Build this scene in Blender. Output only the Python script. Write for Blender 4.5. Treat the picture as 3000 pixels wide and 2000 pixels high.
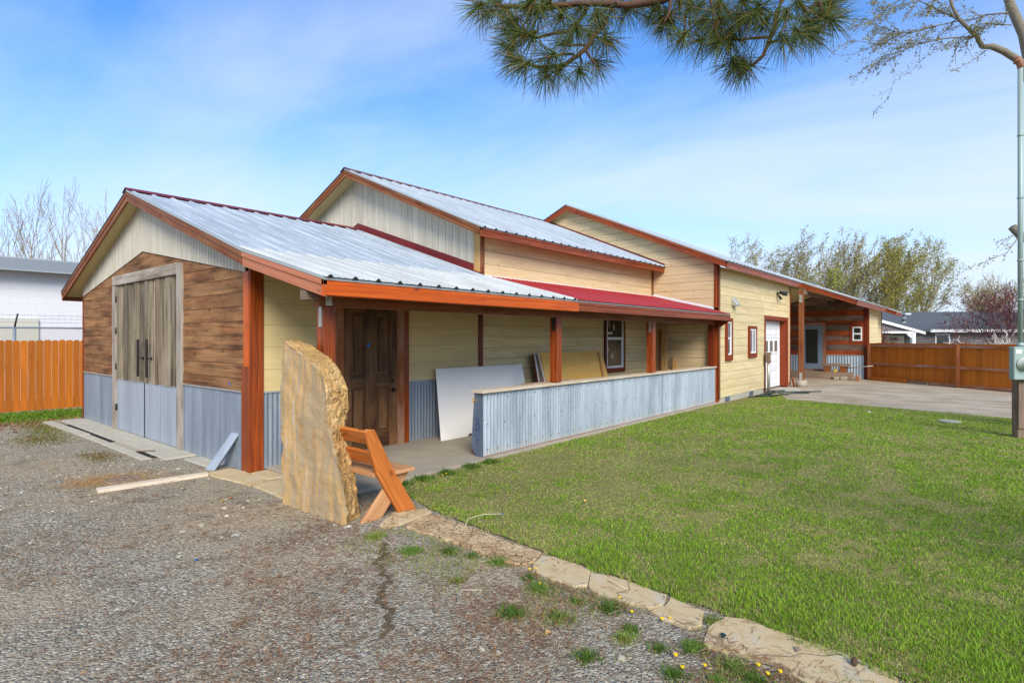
import bpy, math, random
import numpy as np
from mathutils import Vector, Matrix, noise as mnoise
for o in list(bpy.data.objects): bpy.data.objects.remove(o)
C = bpy.data.collections.new("place"); bpy.context.scene.collection.children.link(C)
scn = bpy.context.scene
R = math.radians
YAW = math.atan2(1390., 1659.)            # the long walls run along +X
# ---------------------------------------------------------------- camera
cd = bpy.data.cameras.new("camera"); cam = bpy.data.objects.new("camera", cd); C.objects.link(cam)
cam.location = (0, 0, 1.75); cam.rotation_euler = (R(90), 0, YAW - R(90))
cd.sensor_width = 36; cd.lens = 1659 / 3000 * 36; cd.shift_y = -11 / 3000
cd.clip_start = .05; cd.clip_end = 2000
scn.camera = cam
# ---------------------------------------------------------------- sky, sun, exposure
SUN_EL, SUN_AZ = R(35), R(-128)             # azimuth of the sun measured from +X towards +Y
def srgb(r, g, b, a=1):
    f = lambda c: ((c / 255) / 12.92 if c <= 10 else (((c / 255) + .055) / 1.055) ** 2.4)
    return (f(r), f(g), f(b), a)
def nd(nt, typ, ins=None, **props):
    n = nt.nodes.new(typ)
    for k, v in props.items(): setattr(n, k, v)
    for k, v in (ins or {}).items():
        s = n.inputs[k]
        if isinstance(v, bpy.types.NodeSocket): nt.links.new(v, s)
        else: s.default_value = v
    return n
def ramp(nt, fac, stops, interp='LINEAR'):
    n = nt.nodes.new('ShaderNodeValToRGB'); nt.links.new(fac, n.inputs[0])
    e = n.color_ramp.elements; n.color_ramp.interpolation = interp
    e[0].position, e[0].color = stops[0]; e[1].position, e[1].color = stops[1]
    for p, c in stops[2:]:
        x = e.new(p); x.color = c
    return n.outputs[0]
def mth(nt, op, a, b=None, c=None):
    n = nt.nodes.new('ShaderNodeMath'); n.operation = op
    for i, v in enumerate((a, b, c)):
        if v is None: continue
        if isinstance(v, bpy.types.NodeSocket): nt.links.new(v, n.inputs[i])
        else: n.inputs[i].default_value = v
    return n.outputs[0]
def mix(nt, fac, a, b, mode='MIX'):
    n = nt.nodes.new('ShaderNodeMixRGB'); n.blend_type = mode
    for i, v in enumerate((fac, a, b)):
        if isinstance(v, bpy.types.NodeSocket): nt.links.new(v, n.inputs[i])
        else: n.inputs[i].default_value = v
    return n.outputs[0]
w = bpy.data.worlds.new("World"); scn.world = w; w.use_nodes = True
nt = w.node_tree; nt.nodes.clear()
sky = nd(nt, 'ShaderNodeTexSky', sky_type='NISHITA', sun_disc=False, sun_elevation=SUN_EL, sun_rotation=R(90) - SUN_AZ,
         altitude=900, air_density=1.0, dust_density=.6, ozone_density=2.2)
tc = nd(nt, 'ShaderNodeTexCoord')
sep = nd(nt, 'ShaderNodeSeparateXYZ', {0: tc.outputs['Generated']})
zz = mth(nt, 'ADD', mth(nt, 'MAXIMUM', sep.outputs[2], 0.0), .16)
cv = nd(nt, 'ShaderNodeCombineXYZ', {0: mth(nt, 'DIVIDE', sep.outputs[0], zz), 1: mth(nt, 'DIVIDE', sep.outputs[1], zz)})
mp = nd(nt, 'ShaderNodeMapping', {'Vector': cv.outputs[0], 'Rotation': (0, 0, R(12)), 'Scale': (.95, .38, 1), 'Location': (3.1, 1.7, 0)})
n1 = nd(nt, 'ShaderNodeTexNoise', {'Vector': mp.outputs[0], 'Scale': 1.25, 'Detail': 10., 'Roughness': .56, 'Distortion': .6})
n2 = nd(nt, 'ShaderNodeTexNoise', {'Vector': mp.outputs[0], 'Scale': .42, 'Detail': 2., 'Roughness': .5})
cm = mth(nt, 'ADD', mth(nt, 'MULTIPLY', n1.outputs[0], .62), mth(nt, 'MULTIPLY', n2.outputs[0], .5))
cm = ramp(nt, cm, [(.44, (0, 0, 0, 1)), (.74, (1, 1, 1, 1))])
hz = ramp(nt, sep.outputs[2], [(0., (.90, .90, .90, 1)), (.5, (.02, .02, .02, 1)), (.2, (.46, .46, .46, 1)), (.35, (.14, .14, .14, 1))])
cm = mth(nt, 'MINIMUM', mth(nt, 'ADD', mth(nt, 'MULTIPLY', cm, .62), hz), .92)
hs = nd(nt, 'ShaderNodeHueSaturation', {'Color': sky.outputs[0], 'Saturation': 1.2, 'Value': 1.5})
col = mix(nt, cm, mix(nt, 1., hs.outputs[0], (.60, .99, 1.27, 1), 'MULTIPLY'), (5.6, 6.35, 7.6, 1))
bg = nd(nt, 'ShaderNodeBackground', {'Color': col, 'Strength': .07})
wo = nd(nt, 'ShaderNodeOutputWorld', {'Surface': bg.outputs[0]})
sd = bpy.data.lights.new("sun", 'SUN'); sd.energy = 2.3; sd.angle = R(30); sd.color = (1, .92, .80)
so = bpy.data.objects.new("sun", sd); C.objects.link(so)
sv = Vector((math.cos(SUN_EL) * math.cos(SUN_AZ), math.cos(SUN_EL) * math.sin(SUN_AZ), math.sin(SUN_EL)))
so.rotation_euler = sv.to_track_quat('Z', 'Y').to_euler(); so.location = (0, -10, 20)
scn.view_settings.view_transform = 'Standard'; scn.view_settings.look = 'None'
scn.view_settings.gamma = 1; scn.view_settings.exposure = 1.08
# ---------------------------------------------------------------- mesh builder
RND = random.Random(7)
ORG = {}
def tag(o, label=None, cat=None, group=None, kind=None):
    if label: o['label'] = label
    if cat: o['category'] = cat
    if group: o['group'] = group
    if kind: o['kind'] = kind
    return o
def thing(name, label, cat, loc=(0, 0, 0), rz=0, group=None):
    o = bpy.data.objects.new(name, None); C.objects.link(o); o.empty_display_size = .2
    o.location = loc; o.rotation_euler = (0, 0, rz); ORG[o.name] = Vector(loc) if rz == 0 else Vector((0, 0, 0))
    return tag(o, label, cat, group)
def vec(p): return Vector(p)
class MB:
    def __init__(s): s.v = []; s.f = []; s.m = []; s.r = []; s.uv = []; s.sm = []
    def face(s, idx, m, r, L, off, smooth=False):
        pts = [s.v[i] for i in idx]
        n = Vector((0, 0, 0))
        for i in range(len(pts)):
            a, b = pts[i], pts[(i + 1) % len(pts)]
            n += a.cross(b)
        if n.length > 1e-12: n.normalize()
        V = n.cross(L)
        if V.length < .3: V = Vector((0, 0, 1)) if abs(L.z) < .9 else Vector((1, 0, 0))
        V.normalize()
        s.f.append(idx); s.m.append(m); s.r.append(r); s.sm.append(smooth)
        s.uv.append([(p.dot(L) + off[0], p.dot(V) + off[1]) for p in pts])
    def add(s, verts, faces, L=(1, 0, 0), m=0, r=None, smooth=False):
        b = len(s.v); s.v += [Vector(p) for p in verts]
        r = RND.random() if r is None else r
        off = (RND.random() * 20, RND.random() * 20); L = Vector(L).normalized()
        for f in faces: s.face([b + i for i in f], m, r, L, off, smooth)
        return s
    def box(s, x0, x1, y0, y1, z0, z1, m=0, L=None, r=None):
        if L is None:
            d = (x1 - x0, y1 - y0, z1 - z0); L = [(1, 0, 0), (0, 1, 0), (0, 0, 1)][d.index(max(d))]
        return s.add([(x0, y0, z0), (x1, y0, z0), (x1, y1, z0), (x0, y1, z0), (x0, y0, z1), (x1, y0, z1), (x1, y1, z1), (x0, y1, z1)],
                     [(0, 3, 2, 1), (4, 5, 6, 7), (0, 1, 5, 4), (1, 2, 6, 5), (2, 3, 7, 6), (3, 0, 4, 7)], L, m, r)
    def extr(s, poly, n, L=(1, 0, 0), m=0, r=None):
        """poly: 3D points, n: extrusion vector"""
        k = len(poly); n = Vector(n); P = [Vector(p) for p in poly]
        nn = Vector((0, 0, 0))
        for i in range(k): nn += P[i].cross(P[(i + 1) % k])
        if nn.dot(n) > 0: P.reverse()
        vs = P + [p + n for p in P]
        fs = [tuple(range(k)), tuple(range(2 * k - 1, k - 1, -1))] + [((i + 1) % k, i, i + k, (i + 1) % k + k) for i in range(k)]
        return s.add(vs, fs, L, m, r)
    def beam(s, p0, p1, wd, ht, up=(0, 0, 1), m=0, r=None):
        p0 = vec(p0); p1 = vec(p1); d = (p1 - p0).normalized(); up = vec(up)
        sd = d.cross(up).normalized() * (wd / 2); u = sd.cross(d).normalized() * (ht / 2)
        vs = [p0 - sd - u, p0 + sd - u, p0 + sd + u, p0 - sd + u, p1 - sd - u, p1 + sd - u, p1 + sd + u, p1 - sd + u]
        return s.add(vs, [(0, 1, 2, 3), (7, 6, 5, 4), (1, 0, 4, 5), (2, 1, 5, 6), (3, 2, 6, 7), (0, 3, 7, 4)][::1], d, m, r)
    def tube(s, pts, rad, n=6, m=0, r=None, cap=True, smooth=True):
        pts = [vec(p) for p in pts]; k = len(pts); vs = []; fs = []
        if not hasattr(rad, '__len__'): rad = [rad] * k
        ref = Vector((0.31, .17, .93))
        for i, p in enumerate(pts):
            d = (pts[min(i + 1, k - 1)] - pts[max(i - 1, 0)])
            if d.length < 1e-9: d = Vector((0, 0, 1))
            d.normalize()
            rf = ref if abs(d.dot(ref)) < .97 else Vector((1, 0, 0))
            a = d.cross(rf).normalized(); b = d.cross(a)
            for j in range(n):
                t = 2 * math.pi * j / n
                vs.append(p + (a * math.cos(t) + b * math.sin(t)) * rad[i])
        for i in range(k - 1):
            for j in range(n):
                fs.append((i * n + j, i * n + (j + 1) % n, (i + 1) * n + (j + 1) % n, (i + 1) * n + j))
        if cap: fs += [tuple(range(n - 1, -1, -1)), tuple((k - 1) * n + j for j in range(n))]
        return s.add(vs, fs, (pts[-1] - pts[0]) if (pts[-1] - pts[0]).length > 1e-6 else (0, 0, 1), m, r, smooth)
    def cyl(s, c, rad, h, ax='z', n=16, m=0):
        d = {'x': Vector((1, 0, 0)), 'y': Vector((0, 1, 0)), 'z': Vector((0, 0, 1))}[ax] if isinstance(ax, str) else vec(ax)
        return s.tube([vec(c), vec(c) + d * h], rad, n, m)
    def build(s, name, mats, parent=None, loc=None, bevel=0, local=False):
        me = bpy.data.meshes.new(name)
        o = bpy.data.objects.new(name, me); C.objects.link(o)
        if parent is not None:
            o.parent = parent; org = ORG[parent.name]; ORG[o.name] = org
            if local: org = Vector((0, 0, 0))
        else:
            org = Vector(loc) if loc is not None else Vector((0, 0, 0)); o.location = org; ORG[o.name] = org
        me.from_pydata([tuple(v - org) for v in s.v], [], s.f)
        if not isinstance(mats, (list, tuple)): mats = [mats]
        for x in mats: me.materials.append(x)
        me.polygons.foreach_set('material_index', s.m); me.polygons.foreach_set('use_smooth', s.sm)
        a = me.attributes.new('rnd', 'FLOAT', 'FACE'); a.data.foreach_set('value', s.r)
        ul = me.uv_layers.new(name='UVMap'); ul.data.foreach_set('uv', [c for f in s.uv for t in f for c in t])
        me.update()
        if bevel:
            md = o.modifiers.new('bevel', 'BEVEL'); md.width = bevel; md.segments = 1; md.limit_method = 'ANGLE'
        return o
def clip(poly, axis, val, keep_less):
    out = []
    for i in range(len(poly)):
        a, b = poly[i], poly[(i + 1) % len(poly)]
        ia = (a[axis] <= val) if keep_less else (a[axis] >= val); ib = (b[axis] <= val) if keep_less else (b[axis] >= val)
        if ia: out.append(a)
        if ia != ib:
            t = (val - a[axis]) / (b[axis] - a[axis]); out.append((a[0] + t * (b[0] - a[0]), a[1] + t * (b[1] - a[1])))
    return out
def P3(plane, c, s_, z): return (c, s_, z) if plane == 'x' else (s_, c, z)
def boards(mb, plane, c, poly, way, wd, th, sign, gap=.006, m=0, start=None, joints=0, jit=.0015, split=None):
    """cladding of single boards cut to a convex outline; plane 'x' or 'y' at c, facing sign"""
    ax = 1 if way == 'h' else 0; lo = min(p[ax] for p in poly); hi = max(p[ax] for p in poly)
    t = lo if start is None else start
    n = (sign, 0, 0) if plane == 'x' else (0, sign, 0)
    while t < hi:
        q = clip(clip(poly, ax, t + gap / 2, False), ax, t + wd - gap / 2, True)
        t += wd
        if len(q) < 3: continue
        pieces = [q]
        if joints and way == 'h':
            a0 = min(p[0] for p in q); a1 = max(p[0] for p in q)
            cuts = sorted(a0 + (a1 - a0) * RND.random() for _ in range(joints))
            pieces = []; rest = q
            for cc in cuts:
                l = clip(rest, 0, cc - .001, True); rest = clip(rest, 0, cc + .001, False)
                if len(l) > 2: pieces.append(l)
            if len(rest) > 2: pieces.append(rest)
        for pc in pieces:
            tt = th + RND.uniform(-jit, jit)
            L = ((0, 1, 0) if plane == 'x' else (1, 0, 0)) if way == 'h' else (0, 0, 1)
            mb.extr([P3(plane, c, a, b) for a, b in pc], tuple(k * tt for k in n), L, m)
    return mb
def corr(mb, plane, c, s0, s1, z0, z1, pitch=.068, amp=.009, m=0, base=0.01, sign=-1, sheet=.8, sub=6):
    """sine corrugated sheet standing upright, plus returns; panels of width `sheet` lap over each other"""
    s = s0; k = 0
    while s < s1 - 1e-4:
        e = min(s + sheet, s1); n = max(2, int((e - s) / pitch * sub)); vs = []; fs = []
        for i in range(n + 1):
            t = s + (e - s) * i / n
            d = c + sign * (base + amp * (1 + math.sin(2 * math.pi * t / pitch)) + .0025 * (k % 2) + .0015)
            vs += [P3(plane, d, t, z0), P3(plane, d, t, z1)]
        for i in range(n): fs.append((2 * i, 2 * i + 2, 2 * i + 3, 2 * i + 1))
        mb.add(vs, fs, (0, 0, 1), m, None, True); s = e; k += 1
    return mb
def rooftop(mb, x0, x1, A, B, period=.305, rh=.026, m=0, mc=None, sub=2, screws=None):
    """ribbed metal roofing between the high line A=(y,z) and the low line B=(y,z)"""
    yA, zA = A; yB, zB = B; dy, dz = yB - yA, zB - zA; l = math.hypot(dy, dz)
    ny, nz = (-dz / l, dy / l) if dy > 0 else (dz / l, -dy / l)
    if nz < 0: ny, nz = -ny, -nz
    prof = [(0, 0), (.10, 0), (.17, 1), (.25, 1), (.32, 0)]
    for q in range(sub):
        c = .32 + (.68) * (q + 1) / (sub + 1); prof += [(c - .035, 0), (c - .015, .2), (c + .015, .2), (c + .035, 0)]
    P = []; x = x0
    while x < x1:
        for a, h in prof:
            if x + a * period <= x1: P.append((x + a * period, h * rh))
        x += period
    P.append((x1, 0)); vs = []; fs = []
    for X, h in P:
        vs += [(X, yA + ny * h, zA + nz * h), (X, yB + ny * h, zB + nz * h)]
    for i in range(len(P) - 1): fs.append((2 * i, 2 * i + 2, 2 * i + 3, 2 * i + 1) if dy > 0 else (2 * i, 2 * i + 1, 2 * i + 3, 2 * i + 2))
    mb.add(vs, fs, (0, dy, dz), m)
    if mc is not None:                                    # dark foam closures that show under each rib at the eave
        x = x0; iy, iz = dy / l, dz / l
        while x < x1 - .3 * period:
            q = [(x + .09 * period, 0), (x + .33 * period, 0), (x + .25 * period, rh * .92), (x + .17 * period, rh * .92)]
            mb.extr([(a, yB + ny * h - iy * .004, zB + nz * h - iz * .004) for a, h in q], (0, iy * .012, iz * .012), (1, 0, 0), mc); x += period
    if screws is not None:
        ms, rows = screws
        for rr in rows:
            x = x0 + .1
            while x < x1 - .05:
                cy = yA + dy * rr + RND.uniform(-.02, .02); cz = zA + (cy - yA) / dy * dz
                xx = x + RND.uniform(-.01, .01)
                if RND.random() < .8:
                    mb.extr([(xx + .009 * math.cos(t * 1.047), cy + .009 * math.sin(t * 1.047) + ny * .001, cz + .009 * math.sin(t * 1.047) * dz / dy + nz * .001) for t in range(6)], (0, ny * .006, nz * .006), (1, 0, 0), ms)
                x += period * (1 if rr in (0, 1) else .98)
    return mb
# ---------------------------------------------------------------- materials
def mat(name):
    m = bpy.data.materials.new(name); m.use_nodes = True; t = m.node_tree; t.nodes.clear()
    b = nd(t, 'ShaderNodeBsdfPrincipled'); o = nd(t, 'ShaderNodeOutputMaterial', {0: b.outputs[0]})
    return m, t, b
def setp(t, b, **k):
    nm = {'col': 'Base Color', 'rough': 'Roughness', 'metal': 'Metallic', 'spec': 'Specular IOR Level', 'nrm': 'Normal'}
    for a, v in k.items():
        s = b.inputs[nm[a]]
        if isinstance(v, bpy.types.NodeSocket): t.links.new(v, s)
        else: s.default_value = v
def bump(t, h, dist=.004, st=.6):
    n = nd(t, 'ShaderNodeBump', {'Height': h, 'Distance': dist, 'Strength': st}); return n.outputs[0]
def uvrnd(t):
    u = nd(t, 'ShaderNodeAttribute', attribute_name='UVMap'); r = nd(t, 'ShaderNodeAttribute', attribute_name='rnd')
    s = nd(t, 'ShaderNodeSeparateXYZ', {0: u.outputs['Vector']}); return s.outputs[0], s.outputs[1], r.outputs['Fac']
def wood(name, dark, light, gx=.9, gy=26, rough=.6, var=.18, knots=.5, weather=None, wfac=.5, nails=False, spec=.3, con=1.):
    m, t, b = mat(name); u, v, r = uvrnd(t)
    cvn = nd(t, 'ShaderNodeCombineXYZ', {0: mth(t, 'MULTIPLY', u, gx), 1: mth(t, 'MULTIPLY', v, gy), 2: mth(t, 'MULTIPLY', r, 37.)}).outputs[0]
    a = nd(t, 'ShaderNodeTexNoise', {'Vector': cvn, 'Scale': 1., 'Detail': 7., 'Roughness': .6, 'Distortion': .9}).outputs[0]
    cv2 = nd(t, 'ShaderNodeCombineXYZ', {0: mth(t, 'MULTIPLY', u, 4.), 1: mth(t, 'MULTIPLY', v, 170.), 2: r}).outputs[0]
    f = nd(t, 'ShaderNodeTexNoise', {'Vector': cv2, 'Scale': 1., 'Detail': 3.}).outputs[0]
    g = mth(t, 'ADD', mth(t, 'MULTIPLY', a, .75), mth(t, 'MULTIPLY', f, .25))
    c = ramp(t, g, [(.5 - .17 / con, dark), (.5 + .15 / con, light)])
    big = nd(t, 'ShaderNodeTexNoise', {'Vector': nd(t, 'ShaderNodeCombineXYZ', {0: mth(t, 'MULTIPLY', u, 1.3), 1: mth(t, 'MULTIPLY', v, 3.5), 2: mth(t, 'MULTIPLY', r, 11.)}).outputs[0], 'Scale': 1., 'Detail': 4.}).outputs[0]
    if weather:
        c = mix(t, mth(t, 'MULTIPLY', ramp(t, big, [(.38, (0, 0, 0, 1)), (.62, (1, 1, 1, 1))]), wfac), c, mix(t, g, weather[0], weather[1]))
    if knots:
        kv = nd(t, 'ShaderNodeCombineXYZ', {0: mth(t, 'MULTIPLY', u, 2.3), 1: mth(t, 'MULTIPLY', v, 5.), 2: mth(t, 'MULTIPLY', r, 23.)}).outputs[0]
        vo = nd(t, 'ShaderNodeTexVoronoi', {'Vector': kv, 'Scale': 1.}).outputs['Distance']
        kf = mth(t, 'MULTIPLY', ramp(t, vo, [(.04, (1, 1, 1, 1)), (.13, (0, 0, 0, 1))]), knots)
        c = mix(t, kf, c, tuple(x * .35 for x in dark[:3]) + (1,))
    if nails:
        nv = nd(t, 'ShaderNodeCombineXYZ', {0: mth(t, 'MULTIPLY', u, 6.2), 1: mth(t, 'MULTIPLY', v, 13.), 2: 0.}).outputs[0]
        vo = nd(t, 'ShaderNodeTexVoronoi', {'Vector': nv, 'Scale': 1., 'Randomness': .35}).outputs['Distance']
        c = mix(t, mth(t, 'MULTIPLY', ramp(t, vo, [(.06, (1, 1, 1, 1)), (.14, (0, 0, 0, 1))]), .75), c, (.02, .015, .01, 1))
    val = mth(t, 'ADD', mth(t, 'MULTIPLY', mth(t, 'SUBTRACT', r, .5), 2 * var), 1.)
    val = mth(t, 'MULTIPLY', val, mth(t, 'ADD', mth(t, 'MULTIPLY', big, .3), .85))
    hsn = nd(t, 'ShaderNodeHueSaturation', {'Color': c, 'Value': val})
    setp(t, b, col=hsn.outputs[0], rough=rough, spec=spec, nrm=bump(t, g, .003, .45)); return m
def plain(name, c, rough=.6, metal=0, spec=.5, n=.12, scale=9., bmp=0):
    m, t, b = mat(name); tcn = nd(t, 'ShaderNodeTexCoord')
    a = nd(t, 'ShaderNodeTexNoise', {'Vector': tcn.outputs['Object'], 'Scale': scale, 'Detail': 6., 'Roughness': .6}).outputs[0]
    v = mth(t, 'ADD', mth(t, 'MULTIPLY', a, 2 * n), 1 - n)
    setp(t, b, col=nd(t, 'ShaderNodeHueSaturation', {'Color': c, 'Value': v}).outputs[0], rough=rough, metal=metal, spec=spec)
    if bmp: setp(t, b, nrm=bump(t, a, bmp, .5))
    return m
def galv(name, c1, c2, rough=.45, metal=.5, streak=3., sz=.35, spangle=.5, dirt=.0):
    m, t, b = mat(name); tcn = nd(t, 'ShaderNodeTexCoord'); ob = tcn.outputs['Object']
    st = nd(t, 'ShaderNodeMapping', {'Vector': ob, 'Scale': (streak, streak, sz)})
    a = nd(t, 'ShaderNodeTexNoise', {'Vector': st.outputs[0], 'Scale': 1., 'Detail': 6., 'Roughness': .65}).outputs[0]
    sp = nd(t, 'ShaderNodeTexVoronoi', {'Vector': ob, 'Scale': 75.}).outputs['Color']
    g = mth(t, 'ADD', mth(t, 'MULTIPLY', a, 1 - spangle * .3), mth(t, 'MULTIPLY', sp, spangle * .3))
    c = ramp(t, g, [(.3, c1), (.74, c2)])
    fn = nd(t, 'ShaderNodeTexNoise', {'Vector': nd(t, 'ShaderNodeMapping', {'Vector': ob, 'Scale': (30, 30, 2.)}).outputs[0], 'Scale': 1., 'Detail': 3.}).outputs[0]
    c = mix(t, .18, c, ramp(t, fn, [(.3, c1), (.7, c2)]))
    if dirt:
        sz_ = nd(t, 'ShaderNodeSeparateXYZ', {0: ob}).outputs[2]
        dn = nd(t, 'ShaderNodeTexNoise', {'Vector': ob, 'Scale': 7., 'Detail': 5.}).outputs[0]
        df = mth(t, 'MULTIPLY', ramp(t, mth(t, 'ADD', sz_, mth(t, 'MULTIPLY', dn, .35)), [(.13, (1, 1, 1, 1)), (.32, (0, 0, 0, 1))]), dirt)
        c = mix(t, df, c, srgb(178, 172, 152))
    setp(t, b, col=c, rough=mth(t, 'ADD', mth(t, 'MULTIPLY', a, .25), rough - .1), metal=metal); return m
def roofmat(name, c1, c2, metal=.12, rough=.5):
    m, t, b = mat(name); tcn = nd(t, 'ShaderNodeTexCoord'); ob = tcn.outputs['Object']
    a = nd(t, 'ShaderNodeTexNoise', {'Vector': nd(t, 'ShaderNodeMapping', {'Vector': ob, 'Scale': (6., .8, .8)}).outputs[0], 'Scale': 1., 'Detail': 6., 'Roughness': .6}).outputs[0]
    f = nd(t, 'ShaderNodeTexNoise', {'Vector': ob, 'Scale': 35., 'Detail': 4.}).outputs[0]
    g = mth(t, 'ADD', mth(t, 'MULTIPLY', a, .7), mth(t, 'MULTIPLY', f, .3))
    setp(t, b, col=ramp(t, g, [(.36, c1), (.62, c2)]), metal=metal, rough=rough); return m
def attrcol(name, rough=.7, trans=0, spec=.2):
    m, t, b = mat(name); a = nd(t, 'ShaderNodeAttribute', attribute_name='Col')
    setp(t, b, col=a.outputs['Color'], rough=rough, spec=spec)
    if trans:
        tr = nd(t, 'ShaderNodeBsdfTranslucent', {0: a.outputs['Color']}); mx = nd(t, 'ShaderNodeMixShader', {0: trans, 1: b.outputs[0], 2: tr.outputs[0]})
        t.links.new(mx.outputs[0], [n for n in t.nodes if n.type == 'OUTPUT_MATERIAL'][0].inputs[0])
    return m
def rock(name, stops, scale=2.2, st=(1, 1, .35), sp=None, bd=.02):
    m, t, b = mat(name); ob = nd(t, 'ShaderNodeTexCoord').outputs['Object']
    a = nd(t, 'ShaderNodeTexNoise', {'Vector': nd(t, 'ShaderNodeMapping', {'Vector': ob, 'Scale': st}).outputs[0], 'Scale': scale, 'Detail': 12., 'Roughness': .66, 'Distortion': .8}).outputs[0]
    f = nd(t, 'ShaderNodeTexNoise', {'Vector': ob, 'Scale': 90., 'Detail': 5., 'Roughness': .75}).outputs[0]
    g = mth(t, 'ADD', mth(t, 'MULTIPLY', a, .72), mth(t, 'MULTIPLY', f, .28))
    c = ramp(t, g, stops)
    if sp:
        s2 = nd(t, 'ShaderNodeTexNoise', {'Vector': ob, 'Scale': sp[1], 'Detail': 8., 'Roughness': .75}).outputs[0]
        c = mix(t, ramp(t, s2, [(sp[2], (0, 0, 0, 1)), (sp[2] + .06, (1, 1, 1, 1))]), c, sp[0])
    setp(t, b, col=c, rough=.85, spec=.25, nrm=bump(t, mth(t, 'ADD', a, mth(t, 'MULTIPLY', f, .5)), bd, .8)); return m
M = {}
M['stain'] = wood('stained_cedar', srgb(92, 34, 6), srgb(158, 72, 18), con=1.25, var=.15, knots=.95, rough=.42, spec=.4)
M['stain_bright'] = wood('fresh_orange_stain', srgb(160, 62, 6), srgb(204, 94, 18), var=.08, knots=.8, rough=.4, con=1.)
M['stain_fade'] = wood('faded_pink_stain', srgb(158, 88, 58), srgb(196, 128, 94), var=.07, knots=.5, rough=.65, con=.7)
M['stain_dark'] = wood('dark_red_stain', srgb(76, 24, 8), srgb(124, 48, 18), var=.1, knots=.4, rough=.42, con=.8)
M['trim_red'] = wood('rust_trim', srgb(104, 38, 14), srgb(140, 60, 24), var=.06, knots=.0, rough=.5, con=.6)
M['stain_worn'] = wood('worn_stain', srgb(86, 38, 12), srgb(144, 76, 32), var=.12, knots=.6, rough=.6, weather=(srgb(104, 70, 42), srgb(156, 112, 70)), wfac=.5, con=1.2)
M['cream'] = wood('cream_knotty_siding', srgb(196, 174, 124), srgb(228, 210, 164), gx=.7, gy=14, var=.06, knots=.5, rough=.65, con=.8)
M['cream_peach'] = wood('peach_knotty_siding', srgb(192, 164, 120), srgb(218, 196, 154), gx=.7, gy=14, var=.06, knots=.5, rough=.65, con=.8)
M['cream_smooth'] = wood('cream_smooth_siding', srgb(196, 174, 122), srgb(214, 194, 142), gx=.5, gy=9, var=.02, knots=.12, rough=.6, con=.6)
M['white_board'] = wood('white_washed_boards', srgb(178, 168, 146), srgb(212, 204, 184), gx=.6, gy=9, var=.05, knots=.25, rough=.7, con=.9)
M['soffit'] = plain('cream_soffit', srgb(202, 184, 132), .65, n=.05)
M['barn'] = wood('brown_barn_boards', srgb(64, 38, 20), srgb(146, 96, 58), gx=.75, gy=13, var=.16, knots=.7, rough=.8, weather=(srgb(110, 74, 46), srgb(196, 152, 100)), wfac=.6, nails=True, con=1.3)
M['greywood'] = wood('grey_weathered_boards', srgb(50, 36, 24), srgb(150, 134, 108), gx=.5, gy=24, var=.42, knots=.4, rough=.85, weather=(srgb(100, 80, 58), srgb(184, 172, 150)), wfac=.6, con=1.7)
M['greyframe'] = wood('grey_frame_boards', srgb(98, 82, 66), srgb(160, 146, 128), gx=.7, gy=26, var=.1, knots=.4, rough=.85, weather=(srgb(150, 140, 128), srgb(206, 200, 190)), wfac=.6)
M['door_wood'] = wood('old_dark_door_wood', srgb(46, 28, 14), srgb(98, 66, 40), gx=.9, gy=16, var=.2, knots=.4, rough=.6, weather=(srgb(76, 52, 32), srgb(168, 122, 78)), wfac=.6, con=1.2)
M['fence'] = wood('orange_fence_boards', srgb(150, 78, 12), srgb(190, 110, 24), gx=.7, gy=16, var=.16, knots=.2, rough=.65, con=.7)
M['rail'] = wood('worn_fence_rail', srgb(120, 62, 34), srgb(172, 104, 62), var=.1, knots=.3, rough=.8, weather=(srgb(140, 112, 96), srgb(184, 160, 140)), wfac=.6)
M['bench'] = wood('oiled_fir', srgb(150, 74, 26), srgb(208, 124, 56), gx=1.1, gy=22, var=.1, knots=.6, rough=.4, spec=.45)
M['bench_pale'] = wood('sun_bleached_fir', srgb(168, 112, 68), srgb(208, 158, 112), gx=1.1, gy=22, var=.08, knots=.5, rough=.55)
M['cap'] = wood('whitewashed_plank', srgb(176, 150, 118), srgb(218, 206, 184), gx=1.2, gy=24, var=.05, knots=.5, rough=.7, con=1.3)
M['lumber'] = wood('raw_lumber', srgb(176, 130, 72), srgb(212, 172, 112), var=.15, knots=.4, rough=.6)
M['ply'] = wood('osb_plywood', srgb(214, 160, 72), srgb(238, 194, 108), gx=2., gy=8, var=.05, knots=.35, rough=.6, con=.7)
M['timber'] = wood('old_grey_timber', srgb(92, 74, 60), srgb(150, 128, 108), var=.18, knots=.4, rough=.85)
M['houseboards'] = wood('mixed_barn_boards', srgb(70, 44, 32), srgb(116, 82, 62), gx=.8, gy=18, var=.35, knots=.3, rough=.8, weather=(srgb(112, 98, 88), srgb(150, 138, 126)), wfac=.6)
M['houserust'] = wood('rust_barn_boards', srgb(104, 42, 14), srgb(160, 76, 32), gx=.8, gy=18, var=.2, knots=.4, rough=.75)
M['galv'] = galv('galvanised_sheet', srgb(116, 130, 142), srgb(196, 206, 214), dirt=.6, streak=2.2, metal=.25)
M['galv_dark'] = galv('dull_galvanised_sheet', srgb(98, 110, 122), srgb(156, 166, 176), sz=.25, dirt=.15, metal=.3)
M['galv_light'] = galv('bright_galvanised_sheet', srgb(142, 152, 162), srgb(176, 184, 192), spangle=.3, metal=.3)
M['galv_end'] = galv('painted_flat_sheet', srgb(84, 96, 116), srgb(124, 138, 158), spangle=.2, metal=.3)
M['roof'] = roofmat('silver_roofing', srgb(142, 152, 158), srgb(182, 190, 194))
M['roof_white'] = roofmat('pale_roofing', srgb(168, 170, 164), srgb(198, 200, 194), metal=.05)
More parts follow.
